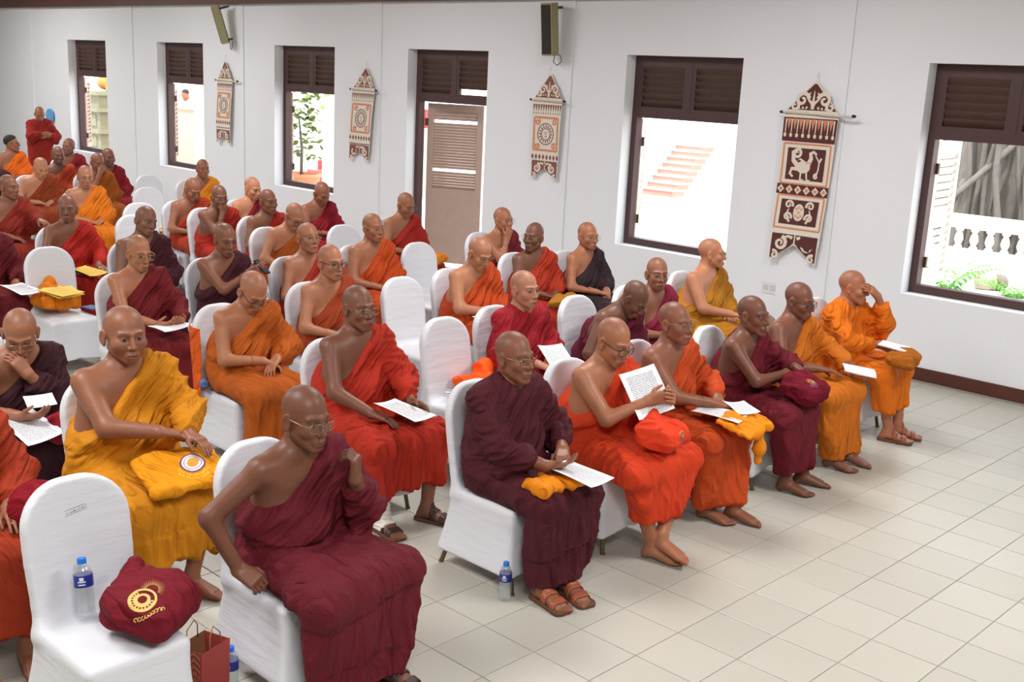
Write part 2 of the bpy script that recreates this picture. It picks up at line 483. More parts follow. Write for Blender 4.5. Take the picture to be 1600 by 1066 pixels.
def leg_mesh(dx, dy):
    b = MB(); b.tube([(dx, dy, 0), (0, 0, .15)], .0125, 10); b.tube([(dx, dy, 0), (dx * .95, dy * .95, .012)], .015, 10)
    return b.mesh('leg', bronze)
LEGS = [(-.195, -.222, leg_mesh(-.014, -.028)), (.195, -.222, leg_mesh(.014, -.028)), (-.19, .235, leg_mesh(-.014, .05)), (.19, .235, leg_mesh(.014, .05))]
def chair(x, y, rz, label, var=0, group='white covered banquet chairs'):
    e = empty('banquet_chair', (x, y, 0), rz)
    tag(e, label, 'chair', group)
    link('cover', COVERS[var % 3], e)
    for lx, ly, me in LEGS: link('leg', me, e, (lx, ly, 0))
    return e

# ------------------------------------------------------------------ people
def skin_mat():
    m = bpy.data.materials.new('skin'); m.use_nodes = True; nt = m.node_tree; N = nt.nodes; L = nt.links
    b = N['Principled BSDF']
    oi = N.new('ShaderNodeObjectInfo')
    at = N.new('ShaderNodeAttribute'); at.attribute_name = 'hl'
    ao = N.new('ShaderNodeAttribute'); ao.attribute_name = 'eye_open'
    sx = N.new('ShaderNodeSeparateXYZ'); L.new(at.outputs['Vector'], sx.inputs[0])
    def M(op, a, b_=None, c=None, clamp=False):
        n = N.new('ShaderNodeMath'); n.operation = op; n.use_clamp = clamp
        for i, q in enumerate((a, b_, c)):
            if q is None: continue
            if isinstance(q, (int, float)): n.inputs[i].default_value = q
            else: L.new(q, n.inputs[i])
        return n.outputs[0]
    X = M('ABSOLUTE', sx.outputs[0]); Y = sx.outputs[1]; Z = sx.outputs[2]
    front = M('MULTIPLY_ADD', Y, -60.0, -3.6, True)            # 1 on the face side
    def ellm(cx, cz, rx, rz, sharp=6.0, XX=X):
        a = M('DIVIDE', M('SUBTRACT', XX, cx), rx); c = M('DIVIDE', M('SUBTRACT', Z, cz), rz)
        d = M('SQRT', M('ADD', M('MULTIPLY', a, a), M('MULTIPLY', c, c)))
        return M('MULTIPLY', M('MULTIPLY_ADD', d, -sharp, sharp + .5, True), front)
    def mix(fac, c1, c2, blend='MIX'):
        n = N.new('ShaderNodeMix'); n.data_type = 'RGBA'; n.blend_type = blend
        if isinstance(fac, (int, float)): n.inputs[0].default_value = fac
        else: L.new(fac, n.inputs[0])
        for i, q in ((6, c1), (7, c2)):
            if isinstance(q, tuple): n.inputs[i].default_value = (*q, 1)
            else: L.new(q, n.inputs[i])
        return n.outputs[2]
    tc = N.new('ShaderNodeTexCoord')
    no = N.new('ShaderNodeTexNoise'); no.inputs['Scale'].default_value = 14; no.inputs['Detail'].default_value = 4
    L.new(tc.outputs['Object'], no.inputs['Vector'])
    r = N.new('ShaderNodeMapRange'); r.inputs[3].default_value = .86; r.inputs[4].default_value = 1.12
    L.new(no.outputs[0], r.inputs[0])
    col = mix(1.0, oi.outputs['Color'], r.outputs[0], 'MULTIPLY')
    # shaved-hair shadow, brows, eyes, lips: pigments of the face itself
    scalp = M('MULTIPLY', M('MULTIPLY_ADD', M('ADD', M('MULTIPLY', Y, .9), Z), 30, -1.4, True), M('LESS_THAN', Z, .5))
    col = mix(M('MULTIPLY', scalp, .22), col, (.055, .045, .045))
    brow = ellm(.032, .026, .021, .0042, 1.6)
    col = mix(M('MULTIPLY', brow, .55), col, (.02, .014, .012))
    lips = ellm(0.0, -.0735, .024, .0105, 1.6)
    col = mix(M('MULTIPLY', lips, .5), col, (.16, .05, .045))
    mouth = ellm(0.0, -.0735, .024, .0018, 1.5)
    col = mix(M('MULTIPLY', mouth, .8), col, (.03, .012, .01))
    lid = ellm(.032, .0015, .0175, .0085, 1.6)
    col = mix(M('MULTIPLY', lid, .45), col, (.03, .018, .014))
    op = ao.outputs['Fac']
    eyew = M('MULTIPLY', ellm(.032, .0, .0135, .0052, 3.5), op)
    col = mix(eyew, col, (.22, .18, .15))
    iris = M('MULTIPLY', M('MULTIPLY', ellm(.032, .001, .0070, .0075, 4.0), eyew), 1.0)
    col = mix(iris, col, (.012, .008, .006))
    shut = M('MULTIPLY', ellm(.032, -.003, .015, .0015, 1.5), M('SUBTRACT', 1.0, op))
    col = mix(shut, col, (.02, .012, .01))
    nost = ellm(.008, -.0475, .0042, .003, 2.0)
    col = mix(M('MULTIPLY', nost, .7), col, (.02, .01, .008))
    L.new(col, b.inputs['Base Color'])
    b.inputs['Roughness'].default_value = .44
    b.inputs['Specular IOR Level'].default_value = .36
    b.inputs['Subsurface Weight'].default_value = 0.0
    n2 = N.new('ShaderNodeTexNoise'); n2.inputs['Scale'].default_value = 90; n2.inputs['Detail'].default_value = 3
    L.new(tc.outputs['Object'], n2.inputs['Vector'])
    bp = N.new('ShaderNodeBump'); bp.inputs['Strength'].default_value = .12; bp.inputs['Distance'].default_value = .004
    L.new(n2.outputs[0], bp.inputs['Height']); L.new(bp.outputs[0], b.inputs['Normal'])
    return m
SKIN = skin_mat()
def cloth_mat():
    m = bpy.data.materials.new('robe_cotton'); m.use_nodes = True; nt = m.node_tree; N = nt.nodes; L = nt.links
    b = N['Principled BSDF']; oi = N.new('ShaderNodeObjectInfo'); tc = N.new('ShaderNodeTexCoord')
    def M(op, a, b_=None, c=None, clamp=False):
        n = N.new('ShaderNodeMath'); n.operation = op; n.use_clamp = clamp
        for i, q in enumerate((a, b_, c)):
            if q is None: continue
            if isinstance(q, (int, float)): n.inputs[i].default_value = q
            else: L.new(q, n.inputs[i])
        return n.outputs[0]
    def dot(v):
        n = N.new('ShaderNodeVectorMath'); n.operation = 'DOT_PRODUCT'; n.inputs[1].default_value = v; L.new(tc.outputs['Object'], n.inputs[0]); return n.outputs['Value']
    def tex(x, y, z, detail=1.0, dist=.35):
        c = N.new('ShaderNodeCombineXYZ'); L.new(x, c.inputs[0]); L.new(y, c.inputs[1]); L.new(z, c.inputs[2])
        n = N.new('ShaderNodeTexNoise'); n.inputs['Scale'].default_value = 1.0; n.inputs['Detail'].default_value = detail; n.inputs['Distortion'].default_value = dist
        L.new(c.outputs[0], n.inputs['Vector']); return n.outputs[0]
    def crease(n): return M('ADD', M('MULTIPLY', M('ABSOLUTE', M('SUBTRACT', n, .5)), 1.6), M('MULTIPLY', n, .55))
    rnd = M('MULTIPLY', oi.outputs['Random'], 40.0)
    up = crease(tex(M('ADD', dot((-15.8, 3.3, 15.4)), rnd), dot((2.1, 0, 2.2)), dot((0, 5.5, 0))))
    up2 = crease(tex(M('ADD', dot((-26, 12, 30)), rnd), dot((9, 3, 8)), dot((0, 16, 6)), 3.0, .8))
    lo = crease(tex(M('ADD', dot((17, 6, 1.2)), rnd), dot((0, 6.5, 0)), dot((0, 1.5, 2.6))))
    lo2 = crease(tex(M('ADD', dot((24, 20, 12)), rnd), dot((5, 14, 0)), dot((6, 4, 12)), 3.0, .8))
    z = dot((0, 0, 1)); w = M('MULTIPLY_ADD', z, 8.0, -4.9, True)
    h1 = M('ADD', M('MULTIPLY', up, w), M('MULTIPLY', lo, M('SUBTRACT', 1.0, w)))
    h2 = M('ADD', M('MULTIPLY', up2, w), M('MULTIPLY', lo2, M('SUBTRACT', 1.0, w)))
    H = M('ADD', h1, M('MULTIPLY', h2, .16))
    n = N.new('ShaderNodeTexNoise'); n.inputs['Scale'].default_value = 5; n.inputs['Detail'].default_value = 4
    L.new(tc.outputs['Object'], n.inputs['Vector'])
    r = N.new('ShaderNodeMapRange'); r.inputs[3].default_value = .86; r.inputs[4].default_value = 1.12
    L.new(n.outputs[0], r.inputs[0])
    mx = N.new('ShaderNodeMix'); mx.data_type = 'RGBA'; mx.blend_type = 'MULTIPLY'; mx.inputs[0].default_value = 1
    L.new(oi.outputs['Color'], mx.inputs[6]); L.new(r.outputs[0], mx.inputs[7])
    L.new(mx.outputs[2], b.inputs['Base Color'])
    b.inputs['Roughness'].default_value = .8; b.inputs['Specular IOR Level'].default_value = .2
    bp = N.new('ShaderNodeBump'); bp.inputs['Strength'].default_value = .85; bp.inputs['Distance'].default_value = .048
    L.new(H, bp.inputs['Height']); L.new(bp.outputs[0], b.inputs['Normal'])
    return m
CLOTH = cloth_mat()
steel = mat('gold_wire', (176, 150, 104), .3, .9)
blackp = mat('black_acetate', (24, 22, 24), .3)
leather = mat('tan_leather', (150, 78, 48), .45, vary=.15, vscale=20)
leatherd = mat('dark_leather', (58, 40, 36), .45, vary=.15, vscale=20)
sole_m = mat('brown_sole', (96, 62, 44), .6)
def lens_mat():
    m = bpy.data.materials.new('lens'); m.use_nodes = True; nt = m.node_tree; N = nt.nodes; L = nt.links
    N.remove(N['Principled BSDF'])
    t = N.new('ShaderNodeBsdfTransparent'); g = N.new('ShaderNodeBsdfGlossy'); g.inputs['Roughness'].default_value = .05
    t.inputs[0].default_value = (.93, .94, .96, 1)
    s = N.new('ShaderNodeMixShader'); s.inputs[0].default_value = .05
    L.new(t.outputs[0], s.inputs[1]); L.new(g.outputs[0], s.inputs[2]); L.new(s.outputs[0], N['Material Output'].inputs[0])
    return m
LENS = lens_mat()

def head_sdf(p, hp, fine=True):
    """p in head coordinates (origin between the ears, face towards -y)"""
    x, y, z = p[:, 0], p[:, 1], p[:, 2]
    ax = np.abs(x); q = np.stack([ax, y, z], 1).astype(np.float32)          # mirror
    w = hp.get('fw', 1.0); jl = hp.get('jaw', 1.0); ck = hp.get('cheek', 1.0)
    d = ell(p, (0, .014, .036), (.0745 * w, .095, .086))
    d = smin(d, ell(p, (0, -.03, -.03), (.061 * w, .066, .082 * jl)), .03)
    d = smin(d, cap(q, (.051 * w, .0, -.055 * jl), (.016, -.072, -.099 * jl), .017, .017), .022)
    d = smin(d, sph(p, (0, -.077, -.1 * jl), .017), .02)
    d = smin(d, sph(q, (.041 * w, -.06, -.028), .021 * ck), .022)
    d = smin(d, cap(q, (.010, -.0905, .023), (.047, -.074, .022), .0085, .008), .014)    # brow
    d = smax(d, -ell(q, (.033, -.104, .0), (.021, .02, .0125)), .012)                 # socket
    d = smin(d, sph(q, (.032, -.0765, .0), .0142), .004)                              # eye
    d = smin(d, cap(p, (0, -.091, .012), (0, -.112, -.033), .0075, .0115), .010)       # nose
    d = smin(d, sph(q, (.0125, -.100, -.038), .0088), .006)
    d = smin(d, ell(p, (0, -.088, -.072), (.03, .017, .022)), .012)                   # mouth mound
    d = smin(d, cap(q, (0, -.1035, -.0675), (.019, -.094, -.0725), .0052, .003), .005)
    d = smin(d, cap(q, (0, -.1025, -.0795), (.015, -.095, -.077), .0058, .0035), .005)
    d = smax(d, -cap(q, (0, -.1085, -.0737), (.02, -.098, -.0742), .0016), .003)
    ear = ell(q, (.0795 * w, .013, -.008), (.0085, .0205, .034), rotm('z', RAD(-22)))
    ear = smax(ear, -ell(q, (.087 * w, .008, -.004), (.007, .012, .02), rotm('z', RAD(-22))), .006)
    ear = smin(ear, ell(q, (.077 * w, .004, -.036), (.007, .009, .012)), .008)
    d = smin(d, ear, .006)
    return d

def ik(S, W, la, lb, pole):
    S = np.asarray(S, float); W = np.asarray(W, float); d = W - S; L = np.linalg.norm(d)
    L2 = min(L, (la + lb) * .995); dn = d / (L + 1e-9); W = S + dn * L2
    a = (la * la - lb * lb + L2 * L2) / (2 * L2); h = math.sqrt(max(la * la - a * a, 0))
    p = np.asarray(pole, float); p = p - dn * (p @ dn); p = nrm(p)
    return S + dn * a + p * h, W

# hand presets: wrist, elbow pole, finger direction, palm normal, curl (knuckle, middle, tip), thumb close
# (given for the right hand, x mirrored for the left)
HP = {
    'lap': ((-.075, -.20, .672), (-.9, .3, -.5), (.72, -.66, -.2), (.15, -.1, -1), (.35, .35, .2)),
    'lap2': ((-.04, -.25, .70), (-.9, .25, -.4), (.8, -.5, -.3), (.1, -.2, -1), (.45, .5, .3)),
    'knee': ((-.14, -.27, .672), (-.8, .5, -.3), (.15, -1, -.12), (0, -.1, -1), (.2, .25, .15)),
    'book': ((-.10, -.26, .71), (-.8, .4, -.5), (.55, -.8, .1), (.3, .3, .9), (.35, .4, .3)),
    'read': ((-.10, -.30, .92), (-.7, .3, -.9), (.45, -.75, .45), (.9, .1, .3), (.6, .7, .4)),
    'write': ((-.05, -.24, .71), (-1, .2, -.3), (.55, -.75, -.35), (.5, .2, -.8), (.6, .8, .5)),
    'chin': (None, (-.4, -.1, -1), (.25, -.15, 1), (.25, .95, .1), (1.0, 1.2, .7)),
    'face': (None, (-.4, -.3, -1), (.3, .2, 1), (.2, 1, .0), (.35, .5, .4)),
    'raise': ((-.02, -.33, .98), (-.5, -.1, -1), (-.1, -.05, 1), (.6, .7, .1), (.9, 1.1, .6)),
    'thigh': ((-.235, -.02, .60), (-1, .5, .1), (.3, -.85, -.35), (.5, -.1, -.8), (.8, 1.0, .5)),
    'belly': ((-.03, -.19, .78), (-1, .2, -.4), (.95, -.15, -.1), (.1, .95, -.2), (.4, .4, .2)),
    'cross': ((.02, -.27, .80), (-1, .1, -.5), (.9, -.2, -.35), (.2, .5, -.8), (.3, .4, .2)),
}
def person(key, head, label, robe, skin, yaw=0.0, lean=4.0, roll=0.0, twist=0.0, hyaw=0.0, hpitch=0.0, hroll=0.0, g=1.0, style='one',
           R='lap', L='lap', glasses=None, shoes=None, near=2, eye=1.0, knees=None, feet=None, hem=.16, under=None, face=None,
           stand=False, sidearm=None, group='people seated in the rows', lower=True, sc=1.0, seat_y=0.0, belly=1.0, sleeve=.72, drape=True, edges=(), hair=False, cloth='robe', bandage=None, HS=1.07, zbase=0.0):
    head = (head[0], head[1], head[2] - zbase)
    rs = np.random.RandomState(abs(hash_(key)) % 100000)
    hp = dict(fw=rs.uniform(.95, 1.05), jaw=rs.uniform(.94, 1.06), cheek=rs.uniform(.9, 1.2))
    if face: hp.update(face)
    h_robe = {3: .0094, 2: .0126, 1: .0165, 0: .021}[near]
    h_head = {3: .0050, 2: .0062, 1: .0078, 0: .0098}[near]
    h_hand = {3: .0045, 2: .0060, 1: .0080, 0: .0105}[near]
    h_body = {3: .017, 2: .020, 1: .026, 0: .034}[near]
    # --- skeleton ---------------------------------------------------------
    lean, roll, twist = RAD(lean), RAD(roll), RAD(twist)
    hip = np.array([0, .04, .92 if stand else .535])
    Rt = rotm('z', twist) @ rotm('y', roll) @ rotm('x', lean)
    Rh = rotm('z', RAD(hyaw)) @ rotm('y', RAD(hroll)) @ rotm('x', RAD(hpitch))
    nk_up = nrm(Rt[:, 2] * .65 + Rh[:, 2] * .35)
    def head_at(th):
        nb = hip + Rt @ np.array([0, .02, .515 * th])
        return nb, nb + nk_up * .074 + Rh @ np.array([0, -.022, .05])
    # stretch the spine so that the head reaches the wanted height
    th = 1.0
    for _ in range(6):
        nb, hc = head_at(th); th += (head[2] - hc[2]) / (.515 * max(Rt[2, 2], .5))
        th = min(max(th, .86), 1.2)
    nb, hc = head_at(th)
    ca, sa = math.cos(yaw), math.sin(yaw)
    loc = (head[0] - (ca * hc[0] - sa * hc[1]), head[1] - (sa * hc[0] + ca * hc[1]))
    def TT(x, y, z): return hip + Rt @ np.array([x, y, (z - .535) * th])
    shw = .175 * (1 + .45 * (g - 1))
    joints = {}
    for s, sd, spec in ((-1, 'R', R), (1, 'L', L)):
        spec = spec if isinstance(spec, tuple) else (spec, {})
        pre = HP[spec[0]]; o = spec[1]
        w = o.get('w', pre[0]); pole = o.get('pole', pre[1]); fd = o.get('f', pre[2]); pn = o.get('n', pre[3]); cu = o.get('c', pre[4])
        S = TT(s * shw, .02, .965)
        mir = np.array([-s if s > 0 else 1, 1, 1]) if s > 0 else np.array([1, 1, 1])
        if w is None:
            base = hc + Rh @ (np.array(o.get('off', (-.03, -.12, -.105))) * mir)
            fdv = nrm(np.array(fd) * mir)
            w = base - fdv * .075
        else:
            w = np.array(w) * mir
            if 'abs' not in o and (w[2] > .75): w = w + (TT(0, 0, .9) - np.array([0, .04, .9])) * .8
            if stand: w = w + np.array([0, 0, .33])
        E, W = ik(S, w, .275, .245, np.array(pole) * mir)
        f_ = nrm(np.array(fd) * mir); n_ = np.array(pn) * mir; n_ = nrm(n_ - f_ * (n_ @ f_))
        t_ = np.cross(f_, n_) * (1 if s < 0 else -1)
        joints[sd] = dict(S=S, E=E, W=W, f=f_, n=n_, t=t_, c=cu, th=o.get('th', .5))
    kn = knees or ((-.15, -.42), (.15, -.42))
    KZ = .525
    ft = feet or ((-.11, -.40, 8), (.11, -.40, -8))
    if stand:
        K = [np.array([-.09, .02, .5]), np.array([.09, .0, .5])]; AN = [np.array([-.1, .05, .09]), np.array([.1, .03, .09])]
        ft = ((-.1, .05, 8), (.1, .03, -8))
    else:
        K = [np.array([*kn[0][:2], kn[0][2] if len(kn[0]) > 2 else KZ]), np.array([*kn[1][:2], kn[1][2] if len(kn[1]) > 2 else KZ])]
        AN = [np.array([f[0], f[1], f[3] if len(f) > 3 else .085]) for f in ft]
    HJ = [np.array([-.09 * g, .03, hip[2] + .005]), np.array([.09 * g, .03, hip[2] + .005])]
    # --- body -------------------------------------------------------------
    gw = 1 + .6 * (g - 1)
    def torso(p, off=0.0):
        d = strap(p, TT(-.095 * gw, .03, .925), TT(.095 * gw, .03, .925), TT(-.07 * gw, .03, .75), TT(.07 * gw, .03, .75), .092 * gw + off, .105 * g + off)
        d = smin(d, strap(p, TT(-.07 * gw, .03, .75), TT(.07 * gw, .03, .75), HJ[0] + (0, .02, .04), HJ[1] + (0, .02, .04), .105 * g + off, .118 * g + off), .05)
        d = smin(d, ell(p, TT(0, -.035 * g * belly, .715), np.array([.135 * g, .105 * g * belly, .135]) + off), .06)
        d = smin(d, strap(p, joints['R']['S'] + (0, 0, .0), joints['L']['S'], TT(-.09 * gw, .03, .93), TT(.09 * gw, .03, .93), .052 + off, .075 + off), .05)
        d = smin(d, cap(p, TT(-.065, .03, .985), TT(.065, .03, .985), .06 + off, .06 + off), .05)
        return d
    nbase = TT(0, .032, .985)
    hjaw = hc + Rh @ np.array([0, .022, -.045])
    def neck(p): return cap(p, nbase, hjaw, .068 * (1 + .3 * (g - 1)), .058 * (1 + .3 * (g - 1)))
    def arm(p, sd, off=0.0):
        j = joints[sd]
        d = cap(p, j['S'], j['E'], .055 * gw + off, .043 * gw + off)
        return smin(d, cap(p, j['E'], j['W'], .044 * gw + off, .028 * gw + off), .02)
    def footd(p, i):
        a = math.radians(ft[i][2]); fdv = np.array([math.sin(a), -math.cos(a), 0]); sdv = np.array([math.cos(a), math.sin(a), 0])
        inn = sdv * (1 if i == 0 else -1)                     # towards the big toe
        A = AN[i]; dz = A[2] - .085
        tip = ft[i][4] if len(ft[i]) > 4 else 0.0            # toe lift
        heel = A + np.array([0, 0, -.052]) - fdv * .035
        ball = A + fdv * .125 + np.array([0, 0, -.062 + tip * .6]) + inn * .005
        d = cap(p, A + (0, 0, .02), heel, .034, .031)
        d = smin(d, strap(p, A + (0, 0, -.028) - sdv * .008, A + (0, 0, -.028) + sdv * .008, ball - sdv * .026, ball + sdv * .026, .034, .019), .03)
        for k, (o, ln, r) in enumerate(((.030, .056, .0125), (.011, .054, .0088), (-.006, .047, .0083), (-.021, .038, .008), (-.034, .028, .0075))):
            b0 = ball + inn * o; b1 = b0 + fdv * ln + np.array([0, 0, -.006 + tip * .3])
            d = smin(d, cap(p, b0, b1, r, r * .9), .006)
        return d
    def handd(p, sd):
        j = joints[sd]; f_, n_, t_, W, cu = j['f'], j['n'], j['t'], j['W'], j['c']
        kn0 = W + f_ * .088
        d = strap(p, W - t_ * .014, W + t_ * .014, kn0 - t_ * .026, kn0 + t_ * .026, .021, .0135)
        d = smin(d, cap(p, W + f_ * .02 + t_ * .016 + n_ * .008, W + f_ * .055 + t_ * .03 + n_ * .008, .016, .012), .012)
        for o, ln, r in ((.0285, (.042, .025, .02), .0088), (.0095, (.046, .028, .021), .009), (-.0095, (.042, .026, .02), .0085), (-.027, (.034, .02, .018), .0076)):
            pnt = kn0 + t_ * o; a = 0.0
            fdir = nrm(f_ + t_ * o * 2.0)
            for k in range(3):
                a += cu[k]
                dv = fdir * math.cos(a) + n_ * math.sin(a)
                q = pnt + dv * ln[k]
                d = smin(d, cap(p, pnt, q, r * (1 - .08 * k), r * (.92 - .08 * k)), .0045)
                pnt = q
        tb = W + f_ * .03 + t_ * .024 + n_ * .006
        t1 = tb + nrm(t_ * .75 + f_ * .75 + n_ * .35) * .036
        t2 = t1 + nrm(t_ * .15 + f_ * .9 + n_ * (.25 + j['th'] * .5)) * .03
        t3 = t2 + nrm(-t_ * .15 + f_ * .8 + n_ * (.3 + j['th'] * .6)) * .022
        d = smin(d, cap(p, tb, t1, .0125, .0105), .01); d = smin(d, cap(p, t1, t2, .0105, .0092), .004); d = smin(d, cap(p, t2, t3, .0092, .0075), .004)
        return smin(d, cap(p, j['E'], W, .044 * gw, .028 * gw), .014)
    def bodyf(p):
        d = smin(torso(p), neck(p), .05)
        d = smin(d, smin(arm(p, 'R'), arm(p, 'L'), .01), .035)
        if lower:
            for i in (0, 1):
                d = smin(d, cap(p, HJ[i], K[i], .085 * gw, .058 * gw), .03)
                d = smin(d, smin(cap(p, K[i], K[i] * .45 + AN[i] * .55 + (0, .012, 0), .052, .050), cap(p, K[i] * .45 + AN[i] * .55 + (0, .012, 0), AN[i], .050, .034), .02), .02)
        return d
    def headf(p):
        q = (p - hc.astype(np.float32)) @ Rh.astype(np.float32)
        return smin(head_sdf(q / HS, hp) * HS, neck(p), .022)
    vs, fs, hl = [], [], []
    n = 0
    pts = np.array([j[k] for j in joints.values() for k in ('S', 'E', 'W')] + K + AN + [hip, nb])
    jobs = [(bodyf, pts.min(0) - .17, pts.max(0) + .17, h_body, 0)]
    jobs.append((headf, hc + (-.16, -.17, -.19), hc + (.16, .17, .17), h_head, 1))
    for sd in 'RL':
        j = joints[sd]
        c = j['W'] + j['f'] * .06 + j['n'] * .02
        jobs.append((lambda p, sd=sd: handd(p, sd), c - .118, c + .118, h_hand, 2))
    if lower:
        for i in (0, 1):
            if near >= 2 or stand:
                c = AN[i]; jobs.append((lambda p, i=i: smin(footd(p, i), cap(p, K[i] * .45 + AN[i] * .55 + (0, .012, 0), AN[i], .050, .034), .02), c + (-.23, -.24, -.11), c + (.23, .12, .09), h_hand * 1.15, 2))
    for (fn, lo, hi, h, kd) in jobs:
        v, f = surf(fn, lo, hi, h)
        if len(v) == 0: continue
        if kd == 0: v = relax(v, f, 1, .5)
        vs.append(v); fs.append(f + n); n += len(v)
        hl.append(((v - hc) @ Rh / HS) if kd == 1 else np.full((len(v), 3), 9.0))
    v = np.concatenate(vs); f = np.concatenate(fs); hl = np.concatenate(hl)
    me = npmesh('person', v, f, SKIN, attrs={'hl': hl, 'eye_open': np.full(len(v), eye)})
    body = link('person', me, None, (loc[0], loc[1], zbase), yaw)
    body.color = (*[c * float(np.interp(skin[0], [105, 185], [1.0, .76])) for c in lin((skin[0] * 1.09, skin[1] * 1.04, skin[2] * .98))], 1)
    tag(body, label, 'person', group)
    # --- robe -------------------------------------------------------------
    off = .017
    nrmv = nrm(Rt @ np.array([-.72, 0, .70]))
    p0 = TT(-.015, 0, .935)
    jl, jr = joints['L'], joints['R']
    def sleeve_d(p, sd):
        j = joints[sd]; e = j['E'] + (j['W'] - j['E']) * sleeve
        d = cap(p, j['S'] + (0, 0, -.005), j['E'], .068 * gw, .066 * gw)
        return smin(d, cap(p, j['E'], e, .066 * gw, .052), .03)
    def hang(p, sd):
        j = joints[sd]; s = 1 if sd == 'L' else -1
        e = j['E'] + (j['W'] - j['E']) * sleeve * .8
        a0 = TT(s * .12, .0, .86); b0 = TT(s * .15 * g, .0, .66)
        el = j['E'] * .9 + e * .1
        return np.minimum(strap(p, a0, j['S'] * .3 + j['E'] * .7, b0, np.array([el[0], el[1], max(el[2] - .10, .60 if not stand else .9)]), .05, .035),
                          strap(p, j['E'], e, np.array([j['E'][0] * .9, j['E'][1], max(j['E'][2] - .12, .62)]), np.array([e[0] * .95, e[1] + .03, max(e[2] - .06, .64)]), .05, .03))
    wid = [K[0] * 1.0, K[1] * 1.0]
    hemz = hem
    def lap(p):
        if stand:
            d = strap(p, HJ[0], HJ[1], np.array([-.13, .04, .16]), np.array([.13, .02, .16]), .135 * g, .10)
            return np.maximum(d, hemz - p[:, 2])
        d = strap(p, HJ[0] + (-.015, 0, .0), HJ[1] + (.015, 0, 0), K[0] + (0, .03, 0), K[1] + (0, .03, 0), .108 * gw, .082 * gw)
        d = smin(d, cap(p, HJ[0], K[0], .104 * gw, .082 * gw), .02); d = smin(d, cap(p, HJ[1], K[1], .104 * gw, .082 * gw), .02)
        return d
    def skirt(p):
        if stand: return np.full(len(p), 9.0, np.float32)
        ha = AN[0] + (-.005, .02, .0); hb = AN[1] + (.005, .02, .0)
        ha = np.array([ha[0], ha[1], 0.06]); hb = np.array([hb[0], hb[1], .06])
        d = strap(p, K[0] + (0, .02, -.02), K[1] + (0, .02, -.02), ha, hb, .084 * gw, .082)
        return np.maximum(d, hemz + .02 * np.sin(p[:, 0] * 9 + 1.0) - p[:, 2])
    def skirt2(p):
        ha = AN[0]; hb = AN[1]
        d = strap(p, K[0] + (0, .03, -.03), K[1] + (0, .03, -.03), np.array([ha[0], ha[1] + .015, .02]), np.array([hb[0], hb[1] + .015, .02]), .08, .072)
        return np.maximum(d, under - p[:, 2])
    def tor(p):
        d = torso(p, off)
        return d
    cn = [TT(0, .035, 1.0), hjaw]
    def robef(p):
        up = smin(tor(p), sleeve_d(p, 'L'), .05)
        if drape: up = smin(up, hang(p, 'L'), .05)
        if style == 'both':
            up = smin(up, sleeve_d(p, 'R'), .05)
            if drape: up = smin(up, hang(p, 'R'), .05)
            up = smin(up, cap(p, nbase + (0, 0, -.02), nbase + nk_up * .035, .088, .075), .04)
            up = smax(up, -cap(p, nbase + nk_up * .055 + (0, -.03, 0), hjaw, .062, .085), .012)
        else:
            s = (p - p0.astype(np.float32)) @ nrmv.astype(np.float32)
            s = s + .02 * np.abs(p[:, 1] - nbase[1])
            up = smax(up - .010 * np.clip(1 - np.abs(s + .018) / .022, 0, 1), s, .008)
            # shoulder roll of folded cloth beside the neck
            up = smin(up, cap(p, TT(.075, -.04, .945), TT(.105, .075, .955), .047, .045), .04)
            # keep clear of the bare right arm
            up = smax(up, -(cap(p, jr['S'] + (-.01, 0, 0), jr['E'], .057 * gw, .047 * gw)), .012)
        d = smin(up, smin(lap(p), skirt(p), .035), .045)
        if under is not None: d = np.minimum(d, skirt2(p))
        # keep off the chair seat
        if not stand:
            seat = rbox(p, (0, .10, .26), (.3, .325, .2), .02)
            d = np.maximum(d, -seat)
            d = np.maximum(d, .008 - p[:, 2])
        return d
    pts = np.array([j[k] for j in joints.values() for k in ('S', 'E', 'W')] + K + [hip, nb] + [np.array([a[0], a[1], .05]) for a in AN])
    if not lower: pts = pts
    v, f = surf(robef, pts.min(0) - (.17, .22, .06), pts.max(0) + (.17, .19, .16), h_robe)
    v = relax(v, f, 1, .45)
    nn = vnormals(v, f)
    v32 = v.astype(np.float32)
    # folds
    sd_ = int(rs.randint(1000))
    def wgt(d): return np.exp(-np.maximum(d, 0) / .02)
    wt, ws, wl, wk = wgt(tor(v32)), wgt(np.minimum(sleeve_d(v32, 'L'), hang(v32, 'L')) - .01), wgt(lap(v32)), wgt(skirt(v32))
    if style == 'both': ws = np.maximum(ws, wgt(np.minimum(sleeve_d(v32, 'R'), hang(v32, 'R')) - .01))
    tot = wt + ws + wl + wk + 1e-3
    def ridge(a, b_, c, seed, k=1.0):
        n = noise3(np.stack([a, b_, c], 1), 1.0, sd_ + seed)
        return np.clip(1 - np.abs(n) * 1.2, 0, 1) ** 1.35 - .32
    s = (v - p0) @ nrmv
    along = (v - p0) @ nrm(Rt @ np.array([.70, 0, .72]))
    yy = v[:, 1]
    fine = 1.0 if near >= 3 else (.6 if near == 2 else .25)
    fo_t = .024 * ridge(s * 34, along * 6, yy * 11, 1) + fine * .011 * ridge(s * 70, along * 16, yy * 26, 2)
    if style != 'both': fo_t += .008 * np.clip(1 - np.abs(s + .05) / .07, 0, 1) * np.abs(np.sin(s * 120 + .8 * noise3(v, 7, sd_)))
    e_ = jl['E'] - jl['S']; ta = (v - jl['S']) @ nrm(e_); dx = v[:, 0] - jl['S'][0]
    fo_s = .020 * ridge((ta + .45 * dx) * 32, dx * 12, yy * 14, 3) + fine * .009 * ridge((ta - .4 * dx) * 90, dx * 30, yy * 30, 4)
    sg = 1 if rs.uniform() > .5 else -1
    ang = v[:, 0] + .28 * sg * yy
